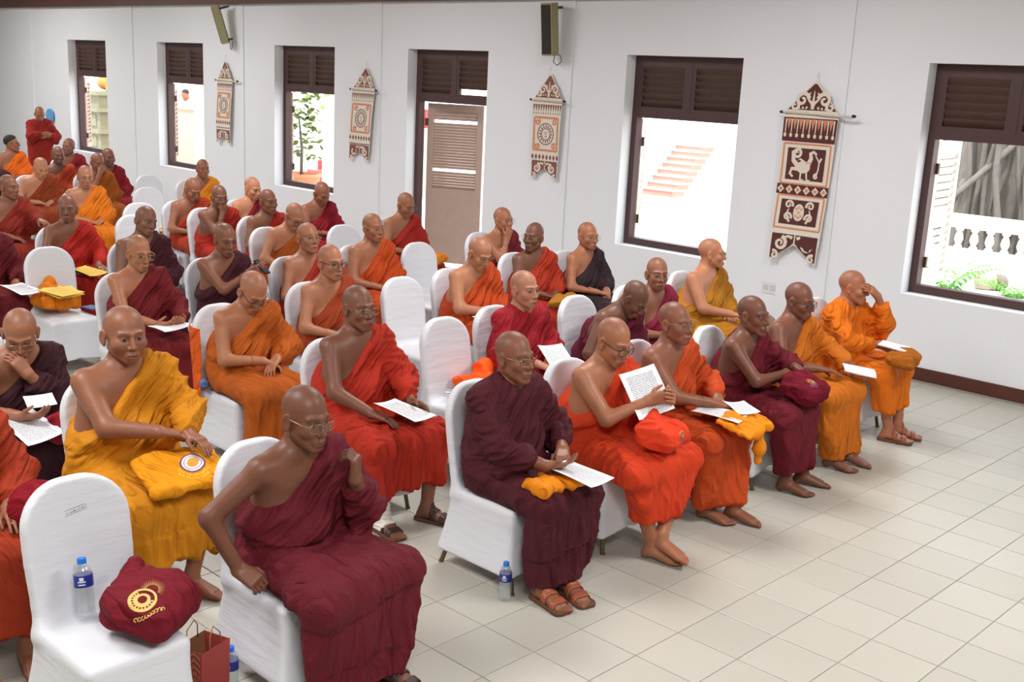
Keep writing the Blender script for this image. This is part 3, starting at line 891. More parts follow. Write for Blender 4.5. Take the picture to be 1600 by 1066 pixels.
    fo_l = .020 * ridge(ang * 26, yy * 8, v[:, 2] * 9, 5) + fine * .010 * ridge((yy + .5 * v[:, 0]) * 60, v[:, 0] * 20, v[:, 2] * 25, 6)
    dn = np.clip((KZ - v[:, 2]) / .35, 0, 1)
    fo_k = (.014 + .022 * dn) * ridge((v[:, 0] + .5 * yy) * 34, yy * 22, v[:, 2] * 4, 7) + fine * .008 * ridge((v[:, 0] + .3 * v[:, 2]) * 80, yy * 40, v[:, 2] * 14, 8)
    disp = {3: 1.2, 2: 1.1, 1: .95, 0: .85}[near] * (wt * fo_t + ws * fo_s + wl * fo_l + wk * fo_k) / tot
    for (ex, ey, ez, ec) in edges:                          # overlapping cloth edges
        disp = disp + .010 * np.clip(((v @ np.array([ex, ey, ez])) - ec) / .006, 0, 1)
    if not stand: disp = np.where((v[:, 2] < .475) & (v[:, 1] > -.24), 0, disp)
    v = v + nn * disp[:, None]
    v[:, 2] = np.maximum(v[:, 2], .006)
    rme = npmesh(cloth, v, f, CLOTH)
    rb = link(cloth, rme, body); rb.color = (*[c * .74 + .006 for c in lin(robe)], 1)
    # --- glasses, shoes ----------------------------------------------------
    if glasses:
        fm = steel if glasses == 'wire' else blackp
        r = .0012 if glasses == 'wire' else .0022
        b = MB(); Hm = lambda q: tuple(hc + Rh @ (np.array(q) * HS))
        lens = []
        for s in (-1, 1):
            loop = []
            for k in range(20):
                a = 2 * math.pi * k / 20; cx, sx_ = math.cos(a), math.sin(a)
                ex = math.copysign(abs(cx) ** .6, cx) * .0265; ez = math.copysign(abs(sx_) ** .6, sx_) * .0185
                loop.append((s * .034 + ex, -.1115 + .012 * ((ex * s + .026) / .052) ** 2 , -.006 + ez))
            b.tube([Hm(q) for q in loop], r, 6, closed=True)
            lens.append([Hm(q) for q in loop])
            b.tube([Hm((s * .061, -.099, .004)), Hm((s * .077, -.075, .006)), Hm((s * .0815, -.02, .008)), Hm((s * .083, .012, .01)), Hm((s * .081, .03, -.008))], r, 6)
        b.tube([Hm((-.009, -.1125, .0)), Hm((0, -.116, .004)), Hm((.009, -.1125, .0))], r, 6)
        go = b.build('glasses', fm, body, smooth=True)
        lm = MB()
        for lp in lens: lm.add(lp, [tuple(range(20))])
        lm.build('lens', LENS, go)
    if shoes:
        lm_ = leather if shoes == 'tan' else leatherd
        for i in (0, 1):
            a = math.radians(ft[i][2]); fdv = np.array([math.sin(a), -math.cos(a), 0]); sdv = np.array([math.cos(a), math.sin(a), 0])
            A = AN[i]
            def sole(p):
                d = strap(p, A - fdv * .05 - sdv * .012, A - fdv * .05 + sdv * .012, A + fdv * .15 - sdv * .022, A + fdv * .15 + sdv * .022, .034, .036)
                q = p.copy(); q[:, 2] = A[2]
                d = strap(q, A - fdv * .045 - sdv * .012, A - fdv * .045 + sdv * .012, A + fdv * .15 - sdv * .022, A + fdv * .15 + sdv * .022, .030, .036)
                return smax(d, np.abs(p[:, 2] - .011) - .011, .004)
            v, f = surf(sole, A + (-.26, -.26, -.12), A + (.26, .16, -.04), .0062)
            so_ = link('sandal', npmesh('sandal', v, f, sole_m), body)
            def band(p):
                d = footd(p, i)
                t = (p - A) @ fdv
                sl = np.minimum(np.abs(t - .055) - .020, np.abs(t - .118) - .018)
                return smax(np.maximum(np.maximum(smax(np.abs(d - .005) - .0035, sl, .003), .01 - p[:, 2]), p[:, 2] - .12), np.full(len(p), -1.0), .001)
            v, f = surf(band, A + (-.26, -.26, -.1), A + (.26, .12, .06), .005)
            link('strap', npmesh('strap', v, f, lm_), so_)
    if hair:
        def hf(p):
            q = (p - hc.astype(np.float32)) @ Rh.astype(np.float32) / HS
            d = head_sdf(q, hp) - .007
            return np.maximum(d, (.035 - q[:, 1] * .75) - q[:, 2]) if True else d
        v, f = surf(hf, hc - .16, hc + .17, h_head)
        link('hair', npmesh('hair', v, f, mat('black_hair', (28, 24, 24), .6, bump=.8, bscale=160)), body)
    if bandage is not None:
        i = bandage
        a = math.radians(ft[i][2]); fdv = np.array([math.sin(a), -math.cos(a), 0])
        def bf(p):
            d = smin(footd(p, i), cap(p, K[i] * .45 + AN[i] * .55 + (0, .012, 0), AN[i], .050, .034), .02) - .012
            t = (p - AN[i]) @ fdv + (AN[i][2] - p[:, 2]) * .5
            return np.maximum(np.maximum(d, t - .085), np.maximum(p[:, 2] - .26, .024 - p[:, 2]))
        v, f = surf(bf, AN[i] + (-.2, -.2, -.1), AN[i] + (.2, .14, .2), .006)
        n_ = vnormals(v, f); v = v + n_ * (.003 * np.sin(v[:, 2:3] * 260 + 40 * v[:, 0:1]))
        link('bandage', npmesh('bandage', v, f, mat('gauze', (226, 222, 212), .9, bump=.4, bscale=90)), body)
    INFO[key] = dict(loc=loc, yaw=yaw, hc=hc, Rh=Rh, joints=joints, obj=body, K=K, th=th)
    return body
INFO = {}
def hash_(s):
    h = 5381
    for c in s: h = (h * 33 + ord(c)) & 0x7fffffff
    return h
def to_world(key, p):
    i = INFO[key]; c, s = math.cos(i['yaw']), math.sin(i['yaw'])
    return np.array([i['loc'][0] + c * p[0] - s * p[1], i['loc'][1] + s * p[0] + c * p[1], p[2]])

# ------------------------------------------------------------------ who sits where
DK, MD, LT, TN, VD = (112, 76, 60), (140, 96, 76), (186, 136, 108), (162, 112, 88), (104, 72, 58)
P = person
P('A0', (-3.25, .51, 1.18), 'person in maroon robe at the front, one fist raised, thin gold glasses', (112, 20, 36), (104, 68, 54), lean=11, hpitch=6, hyaw=4,
  R=('thigh', dict(w=(-.30, -.05, .585), pole=(-1, .55, .1))), L=('raise', dict(w=(-.13, -.25, .93), abs=1, f=(.05, -.1, 1), n=(.5, .8, .1))), glasses='wire', shoes='dark', near=3,
  knees=((-.13, -.42), (.30, -.38)), feet=((-.06, -.38, 5), (.25, -.36, 12)), hem=.20, under=.07, sleeve=.55, edges=((-.15, -.25, .95, .535), ))
P('yel', (-3.30, 1.94, 1.258), 'person in bright yellow robe, hands crossed over a yellow bag', (228, 146, 10), (138, 94, 74), g=1.32, hyaw=-8, hpitch=3,
  R=('lap', dict(w=(-.02, -.33, .80), f=(.9, -.45, -.15))), L=('lap', dict(w=(-.11, -.36, .775), f=(-.30, -.88, -.22))), near=3, sleeve=.85,
  knees=((-.20, -.45), (.20, -.45)), feet=((-.04, -.42, 10), (.10, -.42, 25)), hem=.22, HS=1.14, face=dict(fw=1.13, cheek=1.35, jaw=.95), edges=((0, -.1, -.99, -.33),))
P('edgeor', (-4.20, 1.80, 1.2), 'person in orange-red robe at the left edge, mostly out of frame, bare foot showing', (176, 56, 20), MD, near=2, R='knee', L='knee', feet=((-.10, -.44, 8), (.12, -.44, -8)))
P('dmhand', (-3.44, 2.84, 1.11), 'bowed person in dark maroon robe pinching the nose, reading papers', (62, 20, 30), (150, 104, 82), lean=20, hpitch=30, hyaw=-25, eye=.25,
  R=('book', dict(w=(-.16, -.36, .76))), L=('face', dict(off=(.01, -.15, -.085), f=(.55, .1, .85), n=(.3, 1, 0), c=(.5, .8, .5))), glasses='wire', near=2)
P('A1', (-1.79, .73, 1.175), 'person wrapped in dark maroon over both shoulders, tan sandals, paper in hand', (84, 20, 33), (126, 84, 66), style='both', glasses='wire', shoes='tan',
  R=('book', dict(w=(-.10, -.34, .70), f=(.85, -.5, 0), n=(.2, .3, .9))), L=('lap', dict(w=(-.16, -.22, .70))), near=3, lean=3, hyaw=2, hem=.25, under=.09, feet=((-.14, -.40, -6), (.02, -.43, -12)), sleeve=.62, g=1.08)
P('A2', (-1.03, .69, 1.16), 'person in vivid orange-red robe reading a raised sheet, ankles crossed', (232, 66, 22), (168, 116, 90), hpitch=20, lean=6, eye=.3, g=1.06,
  R=('read', dict(w=(-.02, -.30, .88), f=(.5, -.7, .35))), L=('read', dict(w=(-.09, -.34, .88), f=(.35, -.75, .35))), glasses='dark', near=3,
  knees=((-.21, -.45), (.23, -.45)), feet=((-.05, -.46, 12), (-.03, -.50, 8, .135, -.02)), hem=.24, sleeve=.6)
P('A3', (-.29, .80, 1.15), 'person in orange robe with glasses and papers on lap, beside the reading person', (212, 78, 22), (132, 88, 70), hpitch=-2, g=1.06,
  R=('lap', dict(w=(.04, -.30, .70), f=(.75, -.6, -.15))), L=('lap', dict(w=(-.17, -.24, .70))), glasses='wire', near=3, feet=((-.06, -.38, 6), (.06, -.50, 14)), hem=.11)
P('A4', (.50, .74, 1.115), 'person in maroon robe, arms crossed over a maroon bag', (116, 16, 34), (106, 70, 56), g=.94, hyaw=-6, lean=8, yaw=RAD(6),
  R=('cross', dict(w=(.03, -.26, .80))), L=('cross', dict(w=(-.12, -.29, .825), f=(.35, -.85, -.2))), near=3, feet=((-.08, -.42, 4), (.14, -.44, 22)), hem=.13, sleeve=.5, face=dict(fw=.93, cheek=.8))
P('A5', (1.20, .80, 1.126), 'person in golden orange robe with dark-rimmed glasses holding a booklet', (226, 122, 20), (118, 78, 64), g=1.12, hpitch=8,
  R=('knee', dict(w=(-.11, -.27, .70), f=(.6, -.8, -.1))), L=('knee', dict(w=(-.16, -.36, .70), f=(.1, -.95, -.2))), glasses='dark', near=2, feet=((-.05, -.42, 4), (.14, -.44, 10)), hem=.07)
P('A6', (2.15, .88, 1.114), 'person in bright orange covering both shoulders, rubbing the eyes, brown sandals', (252, 128, 14), (176, 120, 94), style='both', hyaw=16, hpitch=4, eye=.0,
  R=('write', dict(w=(-.04, -.30, .72))), L=('face', dict(off=(.01, -.155, .0), f=(.75, .25, .6), n=(.1, 1, -.2))), shoes='tan', near=2, feet=((-.06, -.46, 18), (.10, -.46, 22)), hem=.24, sleeve=.6)
P('Bred', (-1.85, 1.94, 1.225), 'upright person in red-orange robe with gold glasses, bandaged foot, paper on lap', (196, 46, 22), (112, 76, 62), g=1.1, hyaw=-4,
  R=('knee', dict(w=(-.13, -.30, .675), f=(.45, -.85, -.2))), L=('knee', dict(w=(-.14, -.33, .70), f=(-.1, -.9, -.1), n=(.9, 0, -.3))), glasses='wire', shoes='dark', near=3,
  knees=((-.2, -.47), (.22, -.47)), feet=((-.14, -.42, -4), (.17, -.46, 24)), hem=.24, bandage=0)
P('Bcrim', (-.29, 2.08, 1.15), 'person wrapped in crimson over both shoulders beside an empty chair', (172, 22, 38), (186, 134, 112), style='both', hyaw=-4, near=2, R=('knee', dict(w=(-.12, -.27, .69))), L='lap', g=1.05)
P('Bbent', (.54, 1.76, 1.05), 'person bent far forward, maroon robe with magenta folds', (112, 22, 50), VD, lean=27, hpitch=42, hyaw=14, near=2, eye=.0, R='lap', L='lap')
P('Bmag', (1.22, 2.07, 1.12), 'person in magenta robe with glasses looking towards the camera', (150, 26, 62), (142, 98, 80), hyaw=-34, near=2, glasses='wire')
P('Bmust', (2.21, 2.24, 1.18), 'person in mustard robe in profile, below the pair of wall windows', (198, 130, 22), (196, 140, 112), g=1.16, hyaw=34, near=2, R=('knee', dict(w=(-.06, -.30, .71), f=(.5, -.85, -.1))))
P('Corb', (-1.85, 3.04, 1.14), 'person in burnt orange robe with head bowed and hands clasped', (202, 98, 18), (172, 120, 92), lean=12, hpitch=38, near=2, glasses='dark', eye=.0,
  R=('lap2', dict(w=(-.01, -.25, .70))), L=('lap2', dict(w=(-.09, -.26, .70))), hem=.1)
P('Crust', (-.88, 3.50, 1.18), 'person in rust robe with dark-rimmed glasses, between two empty chairs', (172, 66, 26), (174, 122, 96), near=2, glasses='dark', hpitch=2)
P('Cwrit', (.50, 3.34, 1.16), 'person in orange-red robe writing on a small sheet', (210, 76, 20), (184, 130, 102), g=1.16, hpitch=26, lean=7, near=2, glasses='wire', eye=.1, R='write', L='lap')
P('Dredturn', (1.58, 3.74, 1.17), 'person in red robe turning the face to look left', (190, 54, 26), (104, 70, 56), hyaw=-78, twist=-10, near=1, glasses='wire')
P('Dblack', (2.14, 3.57, 1.16), 'person in near-black brown robe with glasses against the wall', (52, 34, 38), (166, 114, 88), near=1, glasses='wire', hyaw=-12)
P('Dglass', (-.31, 4.57, 1.18), 'person in dull red robe, chin raised, thin glasses, behind the rust robe', (178, 48, 28), (162, 112, 88), near=1, glasses='wire', hpitch=-8, hyaw=-8)
P('Dor', (.58, 4.81, 1.18), 'person in orange robe with thin glasses, facing forward alone in mid-row', (214, 80, 18), (158, 108, 82), g=1.08, near=1, glasses='wire')
P('Dchin', (2.29, 4.83, 1.15), 'person in wine-red robe resting chin on hand right of the door', (132, 20, 36), (168, 116, 90), near=1, glasses='wire', R=('chin', dict()), lean=9)
P('Edoor', (2.10, 6.13, 1.17), 'person in red robe reading in front of the louvred door', (186, 40, 28), (150, 102, 80), near=1, glasses='wire', hpitch=20, eye=.2, lean=6)
P('dmphone', (-.95, 4.82, 1.18), 'person in dark plum robe holding up a phone', (76, 22, 36), (126, 84, 66), near=1, hpitch=12, hyaw=-6, R=('read', dict(w=(.05, -.26, .93))), L='lap')
P('brlean', (.58, 6.03, 1.14), 'person in brown-orange robe leaning the bowed head sideways', (182, 88, 20), (176, 122, 96), near=1, lean=14, hpitch=32, glasses='dark', eye=0., roll=4)
P('redhand', (.78, 7.72, 1.14), 'person in red robe propping the cheek on the hand', (184, 40, 22), (116, 78, 62), near=1, R=('chin', dict(off=(.015, -.115, -.085))), lean=10, hpitch=8, hyaw=-10, g=1.06, glasses='wire')
P('red', (.86, 8.42, 1.15), 'person in brick-red robe looking down behind the cheek-propping person', (186, 60, 26), (148, 100, 78), near=1, hpitch=26, lean=8, eye=.1, glasses='wire')
P('yelor', (2.20, 10.44, 1.17), 'person in saffron yellow robe below the second-farthest window', (250, 152, 22), (138, 92, 70), near=1, lean=14, hyaw=-12, g=1.08)
P('marW', (1.58, 8.30, 1.15), 'person in wine robe looking down near the wall', (134, 22, 34), (206, 148, 120), near=1, hpitch=16, eye=.2, hyaw=10)
P('red2', (.89, 6.95, 1.17), 'person in red robe sitting upright between the brown-orange and wine robes', (178, 36, 28), (118, 78, 60), near=1, hyaw=4)
P('marwin', (2.03, 7.55, 1.15), 'person in deep red robe reading a phone below the plant window', (156, 20, 36), (142, 94, 74), near=1, hpitch=30, eye=0., lean=8, R='lap2', L='lap2')
P('dmar', (-1.04, 5.95, 1.2), 'person in black-maroon robe with head tilted sideways', (74, 18, 28), (118, 82, 66), near=2, hroll=12, hpitch=6, hyaw=6, g=1.08)
P('marglass', (-1.85, 4.54, 1.18), 'person in maroon robe with gold glasses holding folded papers', (122, 20, 28), (170, 118, 92), near=2, glasses='wire', hpitch=10, g=.95,
  R=('book', dict(w=(-.05, -.33, .70))), L=('book', dict(w=(-.15, -.33, .70))), face=dict(fw=.92, cheek=.8))
P('redL', (-1.20, 7.13, 1.18), 'person in scarlet robe facing the camera with a booklet on lap', (192, 34, 20), (120, 80, 62), near=1, hyaw=-30, R='knee', L='knee')
P('rustedge', (-.95, 9.06, 1.18), 'person in russet robe at the left edge stretching out the arm', (146, 38, 20), (128, 86, 68), near=1, hyaw=24, R='lap', L=('read', dict(w=(-.14, -.44, .86), n=(0, 0, -1), f=(.0, -1, 0), c=(.2, .2, .1), abs=1)))
P('edgemar', (-2.16, 6.65, 1.18), 'person in maroon robe cut off by the left edge, white paper on knee', (114, 20, 30), MD, near=0, R='knee', L='knee')
P('rustbr', (.52, 11.65, 1.12), 'bowed person in brown-rust robe, shoulder bare', (166, 68, 30), (196, 142, 112), near=0, hpitch=24, lean=14, eye=.1, g=1.1)
P('orange', (.27, 9.84, 1.18), 'person in vivid orange robe with glasses in the far left block', (250, 134, 16), (182, 128, 100), near=1, glasses='wire', hpitch=8, hyaw=-14, g=1.1)
P('rust90', (1.29, 12.83, 1.17), 'person in coral-rust robe looking ahead in the far left block', (196, 72, 34), (108, 72, 60), near=0, hyaw=-8)
P('brhand', (1.41, 11.87, 1.15), 'person in tan-brown robe covering the face with one hand', (176, 92, 18), (136, 92, 72), near=0, R=('face', dict(off=(.0, -.15, -.05), f=(.6, .2, .7))), lean=9, hpitch=10)
P('crim170', (1.83, 12.39, 1.17), 'person in crimson robe at the far wall beside the tan-brown robe', (154, 20, 36), (112, 76, 62), near=0)
P('crim107', (2.17, 14.40, 1.17), 'person in crimson robe turned sideways under the farthest window', (146, 18, 34), (120, 82, 68), near=0, hyaw=-60)
P('orhair', (1.58, 15.14, 1.17), 'person with short black hair in neon orange robe', (252, 112, 18), (140, 94, 72), near=0, hyaw=55, glasses='dark', hair=True)
P('edgedark', (.25, 12.55, 1.13), 'person in black-maroon robe at the far left edge, head cut off', (70, 16, 26), MD, near=0)
P('standing', (3.19, 17.76, 1.50), 'standing person in dark red robe with hands together, far left', (162, 34, 24), (146, 98, 76), near=0, stand=True, style='both', hpitch=24, eye=0., hyaw=-14, R=('belly', dict(w=(-.04, -.22, .82), abs=1)), L=('belly', dict(w=(-.04, -.20, .78), abs=1)), group='standing people', hem=.2)

NB = {'A0': 'the front maroon-robed person with raised fist', 'yel': 'the person in bright yellow', 'edgeor': 'the cut-off orange-red person at the left edge', 'dmhand': 'the bowed dark-maroon person pinching the nose',
      'A1': 'the dark maroon person in tan sandals', 'A2': 'the vivid orange-red person reading a raised sheet', 'A3': 'the orange person with papers on lap', 'A4': 'the maroon person with crossed arms', 'A5': 'the golden-orange person',
      'A6': 'the bright orange person rubbing the eyes', 'Bred': 'the red-orange person with the bandaged foot', 'Bcrim': 'the crimson-wrapped person', 'Bbent': 'the person bent far forward', 'Bmag': 'the magenta person facing the camera', 'Bmust': 'the mustard person',
      'Corb': 'the bowed burnt-orange person', 'Crust': 'the rust-robed person with dark glasses', 'Cwrit': 'the orange-red person who is writing', 'Dredturn': 'the red person turned left', 'Dblack': 'the near-black robed person', 'Dglass': 'the dull red person with chin raised',
      'Dor': 'the orange person in mid-row', 'Dchin': 'the wine-red person right of the door', 'Edoor': 'the red person before the louvred door', 'dmphone': 'the plum person with the phone', 'brlean': 'the brown-orange leaning person', 'redhand': 'the red person propping the cheek',
      'red': 'the brick-red person looking down', 'yelor': 'the saffron yellow person below the window', 'marW': 'the wine-robed person looking down', 'red2': 'the upright red person beside the wine robe', 'marwin': 'the deep red person below the plant window', 'dmar': 'the black-maroon person with tilted head',
      'marglass': 'the maroon person with folded papers', 'redL': 'the scarlet person with a booklet', 'rustedge': 'the russet person stretching the arm', 'edgemar': 'the cut-off maroon person at the left edge', 'rustbr': 'the bowed brown-rust person', 'orange': 'the vivid orange person far left',
      'rust90': 'the coral-rust person', 'brhand': 'the tan-brown person covering the face', 'crim170': 'the crimson person at the far wall', 'crim107': 'the crimson person turned sideways', 'orhair': 'the neon orange robe', 'edgedark': 'the far left black-maroon person'}
for i, (k, nm) in enumerate(NB.items()):
    I = INFO[k]
    chair(I['loc'][0], I['loc'][1], I['yaw'] + .03 * math.sin(i * 2.3), 'white covered chair under ' + nm, i, 'occupied white covered chairs')
EMPTY = {'front': (-4.05, .64, .0, 'empty white covered chair at the front left with a taped paper label'), 'bagred': (-.86, 1.99, 0, 'empty white covered chair holding an orange cloth bag and bottle'),
         'rowc': (-.12, 3.30, 0, 'empty white covered chair with creased back behind the orange-bag chair'), 'rowd': (1.23, 4.64, 0, 'empty white covered chair before the louvred door'),
         'lefto': (-1.79, 5.96, 0, 'empty white covered chair with an orange bag and booklets, left side'), 'h1': (2.03, 11.34, 0, 'farthest of the empty white chairs in a column by the wall'),
         'h2': (1.25, 9.91, 0, 'second farthest empty white chair in the left column'), 'h3': (.38, 8.48, 0, 'third of the empty white chairs in the left column, papers on its seat'),
         'h4': (-.18, 7.55, 0, 'nearest of the empty white chairs in the left column, behind the tilted-head person'), 'rowe': (1.34, 5.96, 0, 'empty white covered chair below the deep red person by the plant window')}
for i, (k, (x, y, r, lb)) in enumerate(EMPTY.items()):
    EMPTY[k] = chair(x, y, r, lb, i + 1, 'empty white covered chairs')

# ------------------------------------------------------------------ papers, bags, bottles
def paper_mat(name, base=(236, 237, 241), ink=(48, 50, 58), lines=30.0, amt=.85):
    m = bpy.data.materials.new(name); m.use_nodes = True; nt = m.node_tree; N = nt.nodes; L = nt.links; b = N['Principled BSDF']
    tc = N.new('ShaderNodeTexCoord'); s = N.new('ShaderNodeSeparateXYZ'); L.new(tc.outputs['Generated'], s.inputs[0])
    def M(op, a, c=None):
        n = N.new('ShaderNodeMath'); n.operation = op
        for i, q in enumerate((a, c)):
            if q is None: continue
            if isinstance(q, (int, float)): n.inputs[i].default_value = q
            else: L.new(q, n.inputs[i])
        return n.outputs[0]
    row = M('FRACT', M('MULTIPLY', s.outputs[1], lines)); on = M('LESS_THAN', row, .42)
    cb = N.new('ShaderNodeCombineXYZ'); L.new(M('MULTIPLY', s.outputs[0], 42.0), cb.inputs[0]); L.new(M('FLOOR', M('MULTIPLY', s.outputs[1], lines)), cb.inputs[1])
    wn = N.new('ShaderNodeTexNoise'); wn.inputs['Scale'].default_value = 1.0; wn.inputs['Detail'].default_value = 1; L.new(cb.outputs[0], wn.inputs['Vector'])
    word = M('GREATER_THAN', wn.outputs[0], .45)
    mg = M('MULTIPLY', M('MULTIPLY', M('GREATER_THAN', s.outputs[0], .12), M('LESS_THAN', s.outputs[0], .88)), M('MULTIPLY', M('GREATER_THAN', s.outputs[1], .1), M('LESS_THAN', s.outputs[1], .9)))
    f = M('MULTIPLY', M('MULTIPLY', on, word), M('MULTIPLY', mg, amt))
    mx = N.new('ShaderNodeMix'); mx.data_type = 'RGBA'; L.new(f, mx.inputs[0]); mx.inputs[6].default_value = (*lin(base), 1); mx.inputs[7].default_value = (*lin(ink), 1)
    L.new(mx.outputs[2], b.inputs['Base Color']); b.inputs['Roughness'].default_value = .6
    return m
PAPER = paper_mat('printed_paper'); BLANK = paper_mat('plain_paper', amt=.12)
COVER_Y = paper_mat('yellow_magazine', (226, 196, 84), (176, 60, 40), 9, .6); COVER_B = paper_mat('blue_booklet', (52, 96, 158), (210, 190, 60), 7, .5)
def sheet(name, c, u, v, label, cat='paper', w=.21, h=.297, bend=.02, mt=None, thick=.0012, group=None, parent=None):
    """sheet centred at c; u = direction of its width, v = of its height"""
    u = nrm(u); v = np.asarray(v, float); v = nrm(v - u * (v @ u)); n = np.cross(u, v)
    b = MB(); nx, ny = 6, 8; top = []; bot = []
    for j in range(ny + 1):
        for i in range(nx + 1):
            x = (i / nx - .5) * w; y = (j / ny - .5) * h
            z = bend * ((2 * i / nx - 1) ** 2 - .3) + bend * .6 * math.sin(j / ny * 3 + i * .3)
            top.append((x, y, z)); bot.append((x, y, z - thick))
    W = nx + 1; fs = []; K = len(top)
    for j in range(ny):
        for i in range(nx):
            a = j * W + i; fs += [(a, a + 1, a + W + 1, a + W), (K + a, K + a + W, K + a + W + 1, K + a + 1)]
    for i in range(nx): fs += [(i, K + i, K + i + 1, i + 1), (ny * W + i, ny * W + i + 1, K + ny * W + i + 1, K + ny * W + i)]
    for j in range(ny): fs += [(j * W, (j + 1) * W, K + (j + 1) * W, K + j * W), (j * W + nx, K + j * W + nx, K + (j + 1) * W + nx, (j + 1) * W + nx)]
    b.add(top + bot, fs)
    o = b.build(name, mt or PAPER, parent, smooth=False)
    M_ = np.eye(4); M_[:3, 0] = u; M_[:3, 1] = v; M_[:3, 2] = n; M_[:3, 3] = c
    o.matrix_world = Matrix(M_.tolist())
    if label: tag(o, label, cat, group or 'sheets of printed paper')
    return o
sheet('paper_sheet', (-1.77, .27, .665), (1, .12, -.05), (-.1, 1, .12), 'printed sheet on the lap of the dark maroon person', bend=.008)
sheet('paper_sheet', (-1.02, .44, .92), (.72, -.48, .28), (.2, .68, .66), 'raised printed sheet held by the orange-red reading person', bend=.006)
sheet('paper_sheet', (-.33, .40, .672), (1, .3, 0), (-.3, 1, .08), 'white papers under the forearm of the orange person with glasses', bend=.012)
sheet('paper_sheet', (-.16, .36, .69), (.9, -.5, 0), (.5, .9, .1), 'small folded sheet on top of the orange person\'s papers', w=.15, h=.21, bend=.01)
sheet('notebook', (1.31, .34, .695), (.55, .6, .55), (.4, -.75, -.45), 'booklet held sideways in the golden-orange person\'s hand', 'booklet', w=.075, h=.25, bend=.006, mt=BLANK, thick=.008)
sheet('notepad', (2.06, .45, .745), (1, .2, .05), (-.2, 1, .12), 'white notepad on the lap of the bright orange person', 'notepad', w=.15, h=.21, bend=.002, mt=BLANK, thick=.008)
sheet('paper_sheet', (-1.84, 1.52, .70), (1, .25, -.08), (-.35, 1, .2), 'printed sheet on the knee of the red-orange person', bend=.008)
sheet('paper_sheet', (-.25, 1.76, .70), (.95, -.2, .0), (.1, .75, .55), 'white sheet held in front of the crimson-wrapped person', bend=.012)
sheet('paper_sheet', (.34, 3.06, .68), (1, .1, 0), (-.1, 1, .15), 'small sheet the orange-red person writes on', w=.15, h=.2, mt=BLANK, bend=.004)
sheet('paper_sheet', (-1.84, 4.12, .70), (1, .3, .0), (-.3, 1, .12), 'folded papers in both hands of the maroon robe with gold glasses', w=.28, h=.16, mt=BLANK, bend=.01, thick=.006)
sheet('paper_sheet', (-3.47, 2.56, .80), (1, -.1, 0), (.1, .8, .5), 'folded white slip in the hand of the nose-pinching person', w=.15, h=.09, mt=BLANK, bend=.004)
sheet('paper_sheet', (-3.56, 2.49, .69), (1, .15, .1), (-.15, 1, .3), 'printed sheet hanging from the lap of the nose-pinching person', bend=.012)
sheet('magazine', (-1.24, 6.68, .66), (1, .3, 0), (-.3, 1, .15), 'yellow booklet open on the scarlet person\'s lap', 'booklet', mt=COVER_Y, bend=.012, thick=.006)
sheet('paper_sheet', (-2.08, 6.12, .67), (1, .2, 0), (-.2, 1, .15), 'white paper on the knee of the cut-off maroon person', bend=.01)
MG = [(-1.86, 5.86, .660, .2), (-1.84, 5.88, .668, -.1), (-1.87, 5.85, .676, .35)]
for i, (x, y, z, a) in enumerate(MG):
    sheet('magazine', (x, y, z), (math.cos(a), math.sin(a), 0), (-math.sin(a), math.cos(a), .08),
          ['lowest yellow magazine on the orange bag', 'middle yellow magazine on the orange bag', 'topmost yellow magazine on the orange bag'][i], 'magazine', w=.24, h=.28, mt=COVER_Y, bend=.003, thick=.006, group='magazines on the orange bag')
sheet('booklet', (-1.57, 5.93, .492), (1, .2, 0), (-.2, 1, 0), 'small blue booklet on the seat beside the orange bag', 'booklet', w=.12, h=.17, mt=COVER_B, bend=.001, thick=.008)
sheet('paper_sheet', (.30, 8.42, .482), (1, .3, 0), (-.3, 1, 0), 'sheet lying on the third empty chair of the column', mt=BLANK, bend=.002)
sheet('magazine', (1.24, 9.86, .484), (1, -.2, 0), (.2, 1, 0), 'yellow magazine lying on the second farthest empty chair', 'magazine', mt=COVER_Y, bend=.002, thick=.006)
sheet('magazine', (2.0, 11.3, .484), (1, .2, 0), (-.2, 1, 0), 'yellow magazine lying on the farthest empty chair', 'magazine', mt=COVER_Y, bend=.002, thick=.006)
def hand_pt(k, sd, f=.1, n=.02):
    j = INFO[k]['joints'][sd]; return to_world(k, j['W'] + j['f'] * f + j['n'] * n)
# phone and pens
def phone(c, label, rz):
    e = MB().box((-.036, -.005, -.075), (.036, .004, .075)).build('phone', blackp)
    MB().box((-.032, -.0062, -.066), (.032, -.0052, .066)).build('screen', mat('phone_screen', (60, 70, 90), .1), e)
    e.location = c; e.rotation_euler = (RAD(-50), 0, rz); tag(e, label, 'phone')
p_ = hand_pt('dmphone', 'R', .11, .03); phone(tuple(p_), 'dark phone held up by the plum-robed person', .4)
p_ = hand_pt('marwin', 'R', .1, .03); phone(tuple(p_ + (0, -.02, .02)), 'phone in the hands of the deep red person by the plant window', .2)
for k, lb in (('Cwrit', 'pen in the hand of the orange-red writing person'), ('A6', 'pen in the hand of the bright orange person')):
    p_ = hand_pt(k, 'R', .10, .03)
    b = MB(); b.tube([p_ + (.03, -.03, -.04), p_ + (.025, -.025, -.03), p_ + (-.04, .05, .075)], [.001, .0038, .0038], 8)
    o = b.build('pen', mat('blue_pen', (40, 60, 140), .3), smooth=True); tag(o, lb, 'pen')

